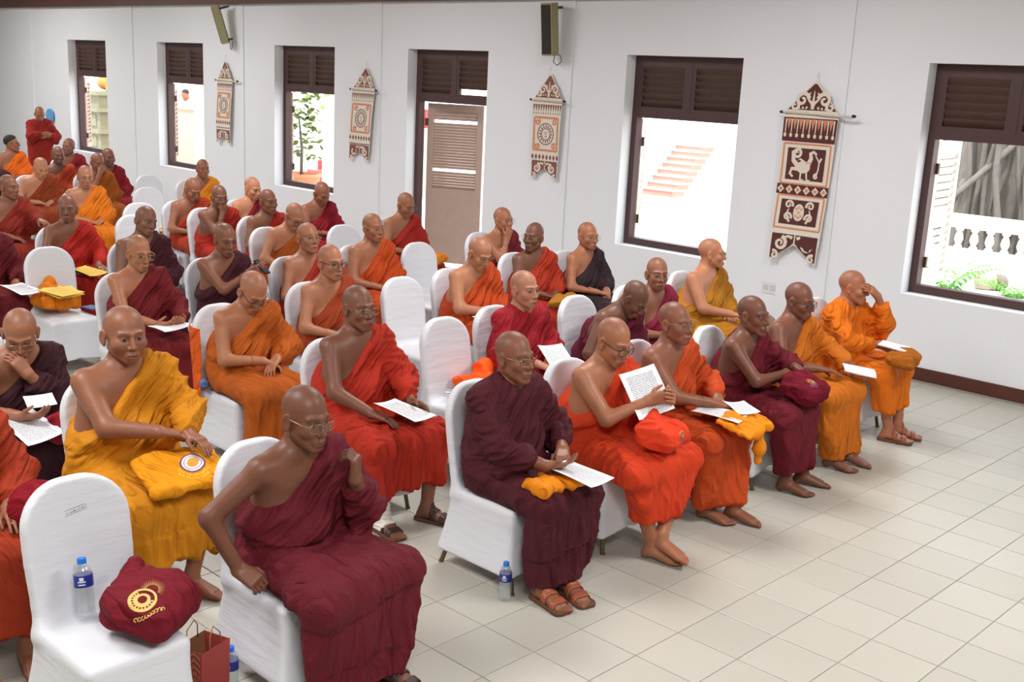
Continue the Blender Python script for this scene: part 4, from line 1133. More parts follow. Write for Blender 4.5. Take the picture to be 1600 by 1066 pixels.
# cloth bags and folded cloths
def lump(name, c, r, label, col, cat='bag', rot=0.0, seed=1, tilt=(0, 0), flat=.6, h=.009, amp=1.5, extra=None, zmin=None, mt=None):
    """soft cloth bundle: rounded body with pinched folds, resting on z = zmin"""
    Rm = rotm('z', rot) @ rotm('x', tilt[0]) @ rotm('y', tilt[1])
    r = np.array(r)
    def f(p):
        q = p @ Rm.astype(np.float32)
        d = rbox(q, (0, 0, 0), r, float(min(r)) * .92)
        d = smin(d, ell(q, (0, 0, r[2] * .35), (r[0] * .75, r[1] * .75, r[2] * .95)), .03)
        if extra:
            for (a, b_, ra, rb) in extra: d = smin(d, cap(q, a, b_, ra, rb), .02)
        if zmin is not None: d = np.maximum(d, (zmin - c[2]) - p[:, 2])
        return d
    R_ = float(np.linalg.norm(r)) + .12
    v, fc = surf(f, (-R_,) * 3, (R_,) * 3, h)
    v = relax(v, fc, 1, .5); n = vnormals(v, fc); q = v @ Rm
    g1 = noise3(np.stack([q[:, 0] * 30, q[:, 1] * 12, q[:, 2] * 18], 1), 1, seed); g2 = noise3(np.stack([q[:, 0] * 34 + q[:, 1] * 40, q[:, 1] * 18, q[:, 2] * 50], 1), 1, seed + 3)
    d = amp * (.017 * (np.clip(1 - np.abs(g1) * 1.2, 0, 1) ** 1.3 - .35) + .008 * (np.clip(1 - np.abs(g2) * 1.3, 0, 1) - .35))
    v = v + n * d[:, None]
    if zmin is not None: v[:, 2] = np.maximum(v[:, 2], zmin - c[2])
    o = link(name, npmesh(name, v, fc, mt or CLOTH), None, c); o.color = (*lin(col), 1)
    tag(o, label, cat, None)
    return o
ARM_STRAP = lambda a, b_: [(a, b_, .016, .012)]
B_front = lump('cloth_bag', (-3.93, .55, .555), (.17, .15, .075), 'maroon cloth bag with gold emblem on the front empty chair', (112, 20, 34), rot=.5, seed=4, zmin=.468, h=.007, extra=[((.0, .10, .05), (.12, .16, .09), .05, .03)])
B_yel = lump('cloth_bag', (-3.27, 1.47, .675), (.21, .15, .03), 'yellow bag with round printed emblem on the lap of the bright yellow robe', (224, 144, 16), rot=-.1, seed=9, tilt=(.32, 0), zmin=None, h=.007, amp=1.0)
B_a2 = lump('cloth_bag', (-1.03, .30, .725), (.13, .12, .07), 'red-orange drawstring bag with small emblem on the reading person\'s lap', (226, 66, 34), rot=.2, seed=5, h=.008, extra=[((-.05, .05, .06), (.03, .07, .09), .055, .045)])
B_a4 = lump('cloth_bag', (.56, .34, .70), (.15, .13, .065), 'maroon cloth bag with coloured crest under the crossed arms', (110, 16, 36), rot=.15, seed=6, tilt=(.4, 0), h=.008, amp=1.1)
lump('folded_cloth', (-.26, .27, .632), (.17, .12, .02), 'yellow-orange cloth hanging from the lap of the orange person with glasses', (232, 138, 24), 'cloth', rot=.2, seed=8, tilt=(.3, .0), h=.009, extra=[((.05, -.1, -.0), (.08, -.15, -.20), .03, .022)])
lump('folded_cloth', (-1.88, .33, .622), (.14, .075, .022), 'orange cloth folded under the paper of the dark maroon person', (226, 132, 22), 'cloth', rot=-.1, seed=11, h=.009)
lump('cloth_bag', (2.02, .34, .675), (.14, .10, .045), 'brown cloth bag under the notepad of the bright orange person', (170, 96, 26), rot=.2, seed=12, h=.009)
lump('cloth_bag', (-1.83, 6.02, .575), (.17, .15, .08), 'orange cloth bag under the magazines on the left empty chair', (214, 118, 22), rot=.2, seed=13, zmin=.468, extra=[((-.03, .12, .02), (.03, .14, .10), .075, .06)])
lump('cloth_bag', (-.77, 1.99, .55), (.14, .17, .055), 'bright orange cloth bag on the empty chair in the second row', (250, 92, 26), rot=-.4, seed=14, zmin=.468, extra=[((.02, .06, .02), (.06, .12, .10), .08, .06)])
lump('cloth_bag', (-3.95, 1.40, .70), (.13, .11, .08), 'crimson cloth bag on the lap of the person at the left edge', (136, 18, 34), rot=.1, seed=15)
lump('cloth_bag', (-3.36, 2.50, .65), (.11, .10, .06), 'crimson satin bag on the lap of the nose-pinching person', (140, 20, 40), rot=.1, seed=16)
lump('cloth_bag', (2.08, 5.62, .66), (.13, .10, .05), 'orange cloth bag on the lap of the person before the door', (214, 128, 34), rot=.3, seed=17)
lump('cloth_bag', (1.40, 1.68, .67), (.12, .09, .05), 'yellow bag beside the magenta-robed person', (232, 168, 40), rot=.3, seed=18)
lump('folded_cloth', (1.52, 3.25, .66), (.14, .10, .05), 'brown-yellow cloth on the lap of the red person turned left', (170, 112, 34), 'cloth', rot=.1, seed=19)
o = sheet('folded_cloth', (-2.10, 3.36, .62), (.25, .95, .05), (.02, .1, 1), 'bright orange cloth strip hanging beside the burnt-orange person\'s chair', 'cloth', w=.16, h=.52, bend=.022, mt=CLOTH, thick=.006, group='folded cloths'); o.color = (*lin((222, 92, 26)), 1)

# printed emblems: thin decals following the bag surface
def decal(bag, o, ex, ey, polys, mt, name, lift=.002):
    me = bag.data; bv = BVHTree.FromPolygons([tuple(v.co) for v in me.vertices], [tuple(p.vertices) for p in me.polygons])
    ex = Vector(nrm(ex)); ey = np.array(ey, float); ey = Vector(nrm(ey - np.array(ex) * (ey @ np.array(ex)))); en = ex.cross(ey)
    o = Vector(o); vs = []; fs = []
    for poly in polys:
        ids = []; ok = True
        for (a, b_) in poly:
            st = o + ex * a + ey * b_ + en * .3
            hit = bv.ray_cast(st, -en)
            if hit[0] is None: ok = False; break
            ids.append(hit[0] + en * lift)
        if ok:
            n = len(vs); vs += [tuple(q) for q in ids]; fs.append(tuple(range(n, n + len(ids))))
    if not fs: return None
    me2 = bpy.data.meshes.new(name); me2.from_pydata(vs, [], fs); me2.update(); me2.materials.append(mt)
    return link(name, me2, bag)
def ring(r0, r1, n=28, cx=0, cy=0, a0=0, a1=2 * math.pi):
    out = []
    if r1 - r0 > .011:
        k = int(math.ceil((r1 - r0) / .010))
        for i in range(k): out += ring(r0 + (r1 - r0) * i / k, r0 + (r1 - r0) * (i + 1) / k - 1e-6, n, cx, cy, a0, a1)
        return out
    for k in range(n):
        t0 = a0 + (a1 - a0) * k / n; t1 = a0 + (a1 - a0) * (k + 1) / n
        p = [(cx + r1 * math.cos(t0), cy + r1 * math.sin(t0)), (cx + r1 * math.cos(t1), cy + r1 * math.sin(t1)), (cx + r0 * math.cos(t1), cy + r0 * math.sin(t1)), (cx + r0 * math.cos(t0), cy + r0 * math.sin(t0))]
        out.append(p if r0 > 1e-4 else p[:2] + [(cx, cy)])
    return out
def text_polys(s, size):
    cu = bpy.data.curves.new('t', 'FONT'); cu.body = s; cu.size = size; cu.align_x = 'CENTER'; cu.resolution_u = 2
    ob = bpy.data.objects.new('t', cu); C.objects.link(ob)
    dg = bpy.context.evaluated_depsgraph_get(); dg.update(); m = ob.evaluated_get(dg).to_mesh()
    out = [[(m.vertices[i].co.x, m.vertices[i].co.y) for i in p.vertices] for p in m.polygons]
    ob.evaluated_get(dg).to_mesh_clear(); bpy.data.objects.remove(ob); bpy.data.curves.remove(cu)
    return out
def arc_text(s, r, size, a_mid, under=True):
    """text along an arc below (under) a centre"""
    res = []; step = size * .62 / r; n = len(s)
    for i, ch in enumerate(s):
        if ch == ' ': continue
        a = a_mid + (i - (n - 1) / 2) * step * (1 if under else -1)
        th = a + math.pi / 2 if under else a - math.pi / 2
        for poly in text_polys(ch, size):
            res.append([(r * math.cos(a) + x * math.cos(th) - y * math.sin(th), r * math.sin(a) + x * math.sin(th) + y * math.cos(th)) for x, y in poly])
    return res
gold = mat('gold_print', (214, 180, 96), .5); ylw = mat('yellow_print', (236, 222, 90), .6); violet = mat('violet_print', (110, 60, 110), .6); whitep = mat('white_print', (226, 220, 224), .6)
redp = mat('red_print', (190, 60, 60), .6); greenp = mat('green_print', (90, 130, 90), .6); bluep = mat('blue_print', (70, 90, 160), .6); orangep = mat('orange_print', (232, 150, 40), .6)
# front maroon bag: gold sunburst crest with lettering beneath
cx = [(.8, -.25, .1), (.2, .65, .75)]
og = (-.07, -.06, .05)
P1 = ring(.030, .036) + ring(.012, .02, 14)
for k in range(18):
    a = RAD(-50 + k * 11); P1.append([(.03 + .016 * math.cos(a - .05), .022 + .016 * math.sin(a - .05)), (.03 + .034 * math.cos(a), .022 + .034 * math.sin(a)), (.03 + .016 * math.cos(a + .05), .022 + .016 * math.sin(a + .05))])
for k in range(12):
    a = RAD(110 + k * 19); P1 += ring(.003, .0065, 6, .025 * math.cos(a), .025 * math.sin(a))
for k in range(9):
    P1 += ring(.0028, .0052, 7, -.028 + k * .0085, -.047 - .004 * math.sin(k * .7), RAD(k * 40), RAD(k * 40 + 280))
decal(B_front, og, cx[0], cx[1], [[(a * 1.45, c * 1.45) for a, c in q] for q in P1], gold, 'emblem')
# yellow bag
oy = (.045, -.02, 0.03); ex, ey = (.88, -.45, .05), (.3, .75, .6)
decal(B_yel, oy, ex, ey, ring(.0, .060, 36), violet, 'emblem', .002)
decal(B_yel, oy, ex, ey, ring(.042, .052, 36), whitep, 'emblem', .0032)
decal(B_yel, oy, ex, ey, ring(.0, .039, 32), whitep, 'emblem', .0032)
decal(B_yel, oy, ex, ey, ring(.0, .027, 24), orangep, 'emblem', .0044)
decal(B_yel, oy, ex, ey, arc_text('Opening Ceremony', .082, .019, RAD(-90)), ylw, 'lettering', .002)
decal(B_yel, oy, ex, ey, arc_text('8th March 2018', .104, .019, RAD(-90)), ylw, 'lettering', .002)
# reading person's bag and crossed-arms bag: small crests
for bag, o_, e1, e2, s in ((B_a2, (-.01, -.10, .0), (.9, -.3, 0), (.1, .4, .9), .75), (B_a4, (-.03, -.05, .03), (.85, -.4, .1), (.3, .6, .7), 1.0)):
    decal(bag, o_, e1, e2, ring(.022 * s, .030 * s, 20), redp, 'emblem', .002); decal(bag, o_, e1, e2, ring(0, .020 * s, 16), greenp, 'emblem', .002)
    decal(bag, o_, e1, e2, ring(.0, .009 * s, 10), orangep, 'emblem', .003)
    decal(bag, o_, e1, e2, [[(math.cos(a) * .031 * s, math.sin(a) * .031 * s), (math.cos(a + .15) * .043 * s, math.sin(a + .15) * .043 * s), (math.cos(a + .3) * .031 * s, math.sin(a + .3) * .031 * s)] for a in np.arange(.3, 2.9, .32)], orangep, 'emblem', .002)
    decal(bag, o_, e1, e2, ring(.036 * s, .042 * s, 10, 0, .0, RAD(210), RAD(330)), bluep, 'emblem', .002)

# water bottles
def bottle_mat():
    m = bpy.data.materials.new('clear_bottle'); m.use_nodes = True; nt = m.node_tree; N = nt.nodes; L = nt.links
    N.remove(N['Principled BSDF'])
    t = N.new('ShaderNodeBsdfTransparent'); t.inputs[0].default_value = (.93, .96, .98, 1)
    g = N.new('ShaderNodeBsdfGlossy'); g.inputs['Roughness'].default_value = .08
    d = N.new('ShaderNodeBsdfDiffuse'); d.inputs[0].default_value = (.8, .85, .9, 1)
    a = N.new('ShaderNodeMixShader'); a.inputs[0].default_value = .16; b = N.new('ShaderNodeMixShader'); b.inputs[0].default_value = .16
    L.new(t.outputs[0], a.inputs[1]); L.new(g.outputs[0], a.inputs[2]); L.new(a.outputs[0], b.inputs[1]); L.new(d.outputs[0], b.inputs[2])
    L.new(b.outputs[0], N['Material Output'].inputs[0])
    return m
petm = bottle_mat(); capm = mat('blue_cap', (26, 116, 216), .4); labm = mat('blue_label', (34, 44, 128), .4); labw = mat('label_white', (214, 222, 238), .4)
def bottle(c, label, tilt=(0, 0, 0), s=1.0):
    e = empty('water_bottle', c); e.rotation_euler = tilt; e.scale = (s, s, s)
    pr = [(.024, 0), (.030, .004), (.0315, .012)]
    for k in range(7): pr += [(.0318, .018 + k * .012), (.0298, .024 + k * .012)]
    pr += [(.032, .104), (.032, .150), (.030, .160), (.022, .178), (.0135, .188), (.0125, .193)]
    MB().lathe(pr, 24).build('body', petm, e, smooth=True)
    MB().lathe([(.0155, .186), (.0155, .203), (.014, .206)], 20).build('cap', capm, e, smooth=False)
    lb = MB().lathe([(.0324, .106), (.0326, .108), (.0326, .147), (.0324, .149)], 28).build('label_band', labm, e, smooth=True)
    q = MB()
    for i in range(3):                                     # white mark and lines on the label
        for a0 in (-2.6, -.5, 1.6):
            zz = .137 - i * .010; hw = (.006, .0022, .0022)[i]; wd = (.22, .42, .36)[i]
            vs = [(.0331 * math.cos(a0 + wd * t), .0331 * math.sin(a0 + wd * t), zz + dz) for t in (-1, -.33, .33, 1) for dz in (-hw, hw)]
            q.add(vs, [(0, 2, 3, 1), (2, 4, 5, 3), (4, 6, 7, 5)])
    q.build('label_print', labw, lb)
    tag(e, label, 'bottle', 'plastic water bottles'); return e
bottle((-2.06, .46, 0), 'water bottle standing on the floor by the dark maroon person\'s chair')
bottle((-3.545, .62, 0), 'water bottle on the floor behind the red paper bag')
bottle((-4.09, .76, .478), 'water bottle leaning on the front empty chair back', (RAD(-8), RAD(5), .4), 1.1)
bottle((-.95, 2.15, .50), 'water bottle lying on the second-row chair with the orange bag', (RAD(84), 0, RAD(30)), .95)
bottle((-2.0, 3.36, .50), 'water bottle lying beside the burnt-orange person', (RAD(86), 0, RAD(-40)), .95)
bottle((.40, 2.02, .475), 'water bottle on the chair of the bent-over person', (0, 0, 0), .9)

# red paper carrier bag
kraft = mat('kraft_paper', (150, 108, 72), .8, vary=.1); redbag = mat('red_paper', (168, 66, 62), .6)
gb = empty('paper_bag', (-3.67, .62, 0), RAD(18)); tag(gb, 'red paper carrier bag with chevron side on the floor', 'bag')
w_, d_, h_ = .085, .055, .27
for nm, vs, mt in (('front_panel', [(-w_, -d_, 0), (w_, -d_, 0), (w_, -d_ - .01, h_), (-w_, -d_ - .01, h_)], redbag), ('back_panel', [(-w_, d_, 0), (w_, d_, 0), (w_, d_ + .01, h_), (-w_, d_ + .01, h_)], kraft),
                   ('side_panel', [(-w_, -d_, 0), (-w_, d_, 0), (-w_ + .008, d_ + .01, h_), (-w_ + .008, -d_ - .01, h_)], redbag), ('side_panel', [(w_, -d_, 0), (w_, d_, 0), (w_ - .008, d_ + .01, h_), (w_ - .008, -d_ - .01, h_)], redbag)):
    me = MB().add(vs, [(0, 1, 2, 3)]).mesh(nm, mt); ob = link(nm, me, gb)
    sm = ob.modifiers.new('s', 'SOLIDIFY'); sm.thickness = .002
b = MB()
for k in range(9):
    z0 = .01 + k * .029
    b.add([(-w_ - .0025, -d_, z0), (-w_ - .0025, -d_ * .5, z0 + .02), (-w_ - .0025, 0, z0), (-w_ - .0025, d_ * .5, z0 + .02), (-w_ - .0025, d_, z0), (-w_ - .0025, -d_, z0 + .011), (-w_ - .0025, -d_ * .5, z0 + .031), (-w_ - .0025, 0, z0 + .011), (-w_ - .0025, d_ * .5, z0 + .031), (-w_ - .0025, d_, z0 + .011)],
          [(0, 1, 6, 5), (1, 2, 7, 6), (2, 3, 8, 7), (3, 4, 9, 8)])
b.build('chevron_print', kraft, gb)
for s in (-1, 1):
    b = MB(); b.tube([(-.035, s * (d_ + .008), h_ - .01), (-.03, s * (d_ + .004), h_ + .05), (0, s * d_ * .9, h_ + .085), (.03, s * (d_ + .004), h_ + .05), (.035, s * (d_ + .008), h_ - .01)], .0025, 6)
    b.build('handle', kraft, gb, smooth=True)

# taped paper label on the front chair's backrest (part of that chair)
fc_ = EMPTY['front']
def bk(u, w, d): # point on the backrest front: u across, w up the back, d proud
    q = br_ @ np.array([u, .0 - d + .02 * 0, w]); return tuple(q + np.array([0, .215, .44]))
br_ = rotm('x', RAD(-9))
dd = .016
lab = MB().prism([(-.10, .385), (.09, .415), (.085, .452), (-.105, .422)], dd, dd + .001, bk).build('tape', mat('clear_tape', (214, 214, 214), .25), fc_)
lab2 = MB().prism([(-.062, .394), (.052, .412), (.048, .442), (-.066, .424)], dd + .001, dd + .002, bk).build('paper_label', mat('label_paper', (236, 236, 236), .6), fc_)
inkm = mat('black_ink', (40, 44, 56), .6)
b = MB()
def lp(u, w): return (-.057 + u * .1 - .0035 * w / .02, .3995 + u * .0155 + w)
for a, c in (((0, 0), (1, 0)), ((1, 0), (1, .02)), ((1, .02), (0, .02)), ((0, .02), (0, 0))):
    p0_, p1_ = lp(*a), lp(*c); b.tube([bk(*p0_, dd + .0025), bk(*p1_, dd + .0025)], .0008, 5)
rr_ = random.Random(3)
for k in range(16):
    u = .07 + k * .056; pts = [bk(*lp(u + .018 * math.cos(t) , .009 + .0045 * math.sin(t)), dd + .0025) for t in np.linspace(rr_.uniform(0, 3), rr_.uniform(4, 7.5), 7)]
    if k not in (4, 10): b.tube(pts, .0006, 4)
b.build('label_lettering', inkm, lab2)

# ------------------------------------------------------------------ banners, loudspeakers and small things on the wall
cream = mat('cream_cloth', (220, 212, 198), .85, bump=.15, bscale=120, vary=.05); maroonc = mat('maroon_print', (88, 44, 42), .85); maroon2 = mat('faded_maroon_print', (132, 84, 76), .85)
orangec = mat('orange_line_print', (206, 134, 100), .85); creamp = mat('cream_motif', (218, 206, 190), .85); rod_m = mat('rod_wood', (206, 198, 184), .6); knob_m = mat('black_knob', (30, 26, 26), .4)
def ribbon(pts, w):
    """2-D stroke of varying width as quads"""
    n = len(pts); out = []; L_ = []; R_ = []
    for i, (x, y) in enumerate(pts):
        x0, y0 = pts[max(i - 1, 0)]; x1, y1 = pts[min(i + 1, n - 1)]
        dx, dy = x1 - x0, y1 - y0; l = math.hypot(dx, dy) + 1e-9
        ww = w(i / (n - 1)) if callable(w) else w
        L_.append((x - dy / l * ww, y + dx / l * ww)); R_.append((x + dy / l * ww, y - dx / l * ww))
    return [[L_[i], L_[i + 1], R_[i + 1], R_[i]] for i in range(n - 1)]
def spiral(cx, cy, r, turns, a0, sgn=1, n=16):
    return [(cx + r * (1 - .85 * t) * math.cos(a0 + sgn * t * turns * 6.283), cy + r * (1 - .85 * t) * math.sin(a0 + sgn * t * turns * 6.283)) for t in [i / (n - 1) for i in range(n)]]
def scroll_pair(cx, cy, s):
    """mirrored leaf scrolls"""
    out = []
    for m in (-1, 1):
        f = lambda P_: [(cx + m * (x) * s, cy + y * s) for x, y in P_]
        out += ribbon(f(spiral(.42, .10, .26, 1.3, RAD(170), -1)), lambda t: s * (.075 - .04 * t))
        out += ribbon(f([(.0, -.12), (.06, .0), (.16, .08), (.2, .2), (.14, .36)]), lambda t: s * .06 * (1 - .7 * t))
        out += ribbon(f(spiral(.68, -.12, .17, 1.1, RAD(120), 1)), lambda t: s * (.06 - .035 * t))
        for k in range(3): out += ribbon(f([(.2 + k * .14, -.14 - .02 * k), (.27 + k * .14, -.24)]), lambda t: s * .05 * (1 - t))
    return out
def banner(yc, ztop, W, H, label, kind, sag, tilt):
    """cloth pennant on a short rod; drawn in (u across, w down) with u=0 centre"""
    X0 = XW - .03 - .035
    e = empty('wall_banner', (X0, yc, ztop)); tag(e, label, 'banner', 'hanging cloth banners')
    hw = W / 2; zs = -.335                                  # shoulder (rod) level
    def fn(u, w, d):                                        # u>0 is towards -Y (image right)
        cu = .010 * math.sin(w * 5.0 + sag) + .006 * math.sin(u * 8 + sag)
        return (-d + cu, -u + tilt * w, w)
    def grid(poly_fn, n, name, mt, d):
        b = MB(); d = d + .0015
        for q in poly_fn: b.prism(q, d, d + .0012, fn) if len(q) > 2 else None
        o = b.build(name, mt, e)
        if len(poly_fn) > 1 and name not in ('panel', 'fringe_band', 'crest_print', 'diamond_band'): o['kind'] = 'stuff'
        return o
    def rows(w0, w1, h0, h1, n=10, m=8):
        out = []
        for i in range(n):
            a, b_ = i / n, (i + 1) / n
            wa, wb = w0 + (w1 - w0) * a, w0 + (w1 - w0) * b_; ha, hb = h0 + (h1 - h0) * a, h0 + (h1 - h0) * b_
            for j in range(m):
                s, t = -1 + 2 * j / m, -1 + 2 * (j + 1) / m
                out.append([(ha * s, wa), (ha * t, wa), (hb * t, wb), (hb * s, wb)])
        return out
    bot = -H; notch = -H + .20 * (H / 1.8) ; tails = notch - .02
    tri = rows(-.02, zs, .004, hw, 8, 6); body = rows(zs, tails, hw, hw * .93, 24, 8)
    tl = []
    for s in (-1, 1):
        for i in range(6):
            a, b_ = i / 6, (i + 1) / 6
            o0, o1 = hw * .93, hw * .90
            f0 = (1 - a); f1 = (1 - b_)
            wa, wb = tails + (bot - tails) * a, tails + (bot - tails) * b_
            tl.append([(s * (o1 - o1 * f0), wa), (s * o1, wa), (s * o1, wb), (s * (o1 - o1 * f1), wb)])
    b = MB()
    for q in tri + body + tl: b.prism(q, 0, .0015, fn)
    b.build('cloth', cream, e)
    dark = maroonc if kind == 'big' else maroon2
    grid(rows(-.055, zs + .03, .012, hw * .88, 8, 6), 0, 'crest_print', dark, .002)
    grid(scroll_pair(0, zs + .10, hw * .95) + ribbon([(0, zs + .04), (0, -.12)], lambda t: .018 * (1 - .8 * t)), 0, 'scroll_motif', creamp, .0036)
    # tails
    tq = []
    for s in (-1, 1):
        for i in range(6):
            a, b_ = i / 6, (i + 1) / 6; o1 = hw * .86
            wa, wb = tails + .10 + (bot + .03 - tails - .10) * a, tails + .10 + (bot + .03 - tails - .10) * b_
            ia = max(0.012, (1 - (1 - (tails - wa) / (tails - bot))) * o1 + .015) if wa < tails else .008
            ib = max(0.012, (1 - (1 - (tails - wb) / (tails - bot))) * o1 + .015) if wb < tails else .008
            tq.append([(s * ia, wa), (s * o1, wa), (s * o1, wb), (s * min(ib, o1), wb)])
    grid(tq, 0, 'tail_print', dark, .002)
    sw = []
    for m in (-1, 1):
        f = lambda P_: [(m * x * hw, tails + .04 + y * hw) for x, y in P_]
        sw += ribbon(f(spiral(.52, -.12, .24, 1.4, RAD(100), 1)), lambda t: hw * (.07 - .04 * t)) + ribbon(f(spiral(.70, -.55, .15, 1.2, RAD(60), 1)), lambda t: hw * (.055 - .03 * t))
        sw += ribbon(f([(.08, .10), (.25, .14), (.4, .10)]), lambda t: hw * .06 * (1 - .6 * t))
    grid(sw, 0, 'tail_motif', creamp, .0036)
    k = H / 1.8
    if kind == 'big':
        grid(rows(zs - .045, zs - .275, hw * .985, hw * .975, 6, 10), 0, 'fringe_band', maroonc, .002)
        dr = []; org = []
        for i in range(9):
            u = (-.88 + i * .22) * hw
            dr += [[(u - .008, zs - .06), (u + .008, zs - .06), (u + .004, zs - .19), (u - .004, zs - .19)]] + [[(u + .016 * math.cos(t), zs - .215 + .022 * math.sin(t)) for t in np.arange(0, 6.2, .9)]]
            org.append([(u + .010, zs - .055), (u + .11 * hw * 1.75, zs - .055), (u + .11 * hw, zs - .16)])
        grid(dr, 0, 'drop_motif', creamp, .0036); grid([q for q in org[:-1]], 0, 'fringe_fill', orangec, .0036)
        for (w0, w1) in ((zs - .295, zs - .685), (zs - .80, zs - 1.125)):
            ol = []
            for a, c in (((-.86, w0), (.86, w0)), ((.86, w0), (.86, w1)), ((.86, w1), (-.86, w1)), ((-.86, w1), (-.86, w0))):
                ol += ribbon([((a[0] + (c[0] - a[0]) * t / 10) * hw, a[1] + (c[1] - a[1]) * t / 10) for t in range(11)], .008)
            grid(ol, 0, 'panel_border', orangec, .002)
            grid(rows(w0 - .04, w1 + .04, hw * .70, hw * .70, 8, 8), 0, 'panel', maroonc, .0022)
        # bird-like beast in the upper panel
        c0 = zs - .488
        bq = [[(-.02 + .075 * math.cos(t), c0 - .03 + .06 * math.sin(t)) for t in np.arange(0, 6.2, .45)]]
        bq += ribbon([(.03, c0 + .0), (.055, c0 + .06), (.045, c0 + .11), (.075, c0 + .125), (.11, c0 + .10)], lambda t: .024 * (1 - .55 * t))
        bq += ribbon([(-.04, c0 - .08), (-.04, c0 - .15), (-.005, c0 - .155)], .009) + ribbon([(.02, c0 - .08), (.03, c0 - .15), (.065, c0 - .155)], .009)
        bq += ribbon([(-.08, c0 - .02), (-.13, c0 + .03), (-.14, c0 + .11), (-.10, c0 + .14)], lambda t: .026 * (1 - .4 * t)) + ribbon(spiral(-.10, c0 + .10, .05, 1.2, RAD(90), -1), lambda t: .016 * (1 - .5 * t))
        bq += ribbon([(-.07, c0 - .05), (-.14, c0 - .05), (-.155, c0 - .10), (-.12, c0 - .13)], lambda t: .02 * (1 - .5 * t)) + ribbon([(.10, c0 + .09), (.145, c0 + .03), (.14, c0 - .05), (.12, c0 - .11)], .007)
        bq += ribbon(spiral(.125, c0 - .11, .03, 1.0, RAD(60), 1), .009) + ribbon([(.14, c0 + .02), (.165, c0 + .07)], .01) + ribbon([(-.02, c0 + .02), (-.06, c0 + .05), (-.09, c0 + .03)], lambda t: .016 * (1 - t))
        grid(bq, 0, 'beast_motif', creamp, .0036)
        nk = []
        for i in range(7): nk.append([(.005 + i * .012 + .004 * math.cos(t), c0 + .01 + .006 * math.sin(i * .6) + .004 * math.sin(t)) for t in np.arange(0, 6.2, 1.2)])
        grid(nk, 0, 'collar_beads', maroonc, .005)
        w0 = zs - .742
        grid(rows(w0 + .05, w0 - .05, hw * .96, hw * .96, 3, 10), 0, 'diamond_band', maroonc, .002)
        dq = []; dq2 = []
        for i in range(6):
            u = (-.8 + i * .32) * hw
            dq.append([(u - .038, w0), (u, w0 + .042), (u + .038, w0), (u, w0 - .042)]); dq2.append([(u - .02, w0), (u, w0 + .022), (u + .02, w0), (u, w0 - .022)])
        [grid([q], 0, 'diamond', creamp, .0036) for q in dq]; [grid([q], 0, 'diamond_centre', orangec, .005) for q in dq2]
        c1 = zs - .962
        grid([[(.058 * math.cos(t), c1 + .085 * math.sin(t)) for t in np.arange(0, 6.2, .4)]], 0, 'oval', creamp, .0036)
        oo = []
        for (a, c) in ((0, 0), (.025, .035), (-.025, .035), (.025, -.035), (-.025, -.035), (0, .05), (0, -.05)): oo += ring(.006, .013, 10, a, c1 + c)
        grid(oo, 0, 'oval_motif', orangec, .005)
        sc_ = []
        for m in (-1, 1):
            for yy in (.07, -.05): sc_ += ribbon([(m * x, y) for x, y in spiral(.115, c1 + yy, .045, 1.3, RAD(200), -1)], lambda t: .013 * (1 - .5 * t))
            sc_ += ribbon([(m * .09, c1 - .10), (m * .13, c1 - .02), (m * .11, c1 + .03)], lambda t: .012 * (1 - .5 * t))
        grid(sc_, 0, 'scroll_motif', creamp, .0036)
    else:
        fr = []
        for i in range(12):
            u = (-.9 + i * .164) * hw; fr.append([(u - .016, zs - .05), (u + .016, zs - .05), (u, zs - .13)]); fr.append([(u + .006 * math.cos(t), zs - .15 + .012 * math.sin(t)) for t in np.arange(0, 6.2, 1.1)])
        grid(fr, 0, 'fringe_motif', maroon2, .002)
        w0, w1 = zs - .20, zs - .58; ol = []
        for a, c in (((-.8, w0), (.8, w0)), ((.8, w0), (.8, w1)), ((.8, w1), (-.8, w1)), ((-.8, w1), (-.8, w0))):
            ol += ribbon([((a[0] + (c[0] - a[0]) * t / 10) * hw, a[1] + (c[1] - a[1]) * t / 10) for t in range(11)], .012)
        cz = (w0 + w1) / 2
        for sx in (-1, 1):
            for sy in (-1, 1): ol += ribbon(spiral(sx * .135, cz + sy * .14, .04, 1.2, RAD(45), sx), .010)
        grid(ol, 0, 'panel_border', orangec, .002)
        sp = ring(.118, .128, 24, 0, cz) + ring(.062, .070, 20, 0, cz)
        for i in range(16):
            a = i * math.pi / 8; sp.append([(.078 * math.cos(a - .13), cz + .078 * math.sin(a - .13)), (.112 * math.cos(a), cz + .112 * math.sin(a)), (.078 * math.cos(a + .13), cz + .078 * math.sin(a + .13))])
        sp += ribbon([(-.028, cz + .018), (-.01, cz + .020)], .004) + ribbon([(.010, cz + .020), (.028, cz + .018)], .004) + ribbon([(-.015, cz - .03), (.015, cz - .03)], .004) + ribbon([(0, cz + .01), (0, cz - .014)], .004)
        grid(sp, 0, 'sun_face', maroon2, .003)
        tz = []
        for i in range(8):
            u = (-.85 + i * .243) * hw; tz.append([(u - .02, zs - .66), (u, zs - .625), (u + .02, zs - .66), (u, zs - .695)])
        tz += ribbon([(-.9 * hw, zs - .74), (0, zs - .745), (.9 * hw, zs - .74)], .006)
        grid(tz, 0, 'diamond_row', maroon2, .002)
    b = MB(); b.tube([fn(-hw * 1.06, zs, .018), fn(0, zs, .02), fn(hw * 1.06 + (.14 if kind != 'flat' else .02), zs - .012, .018)], .011, 10); b.build('rod', rod_m, e, smooth=True)
    for u in (-hw * 1.06 - .012, hw * 1.06 + (.14 if kind != 'flat' else .02)):
        b = MB(); b.tube([fn(u - .014, zs, .018), fn(u + .0, zs, .018), fn(u + .026, zs - .002, .018)], [.010, .016, .010], 8); b.build('rod_knob', knob_m, e, smooth=True)
    b = MB(); b.tube([(0, 0, 0), (.02, 0, .06)], .004, 6); b.build('hanging_loop', rod_m, e)
    return e
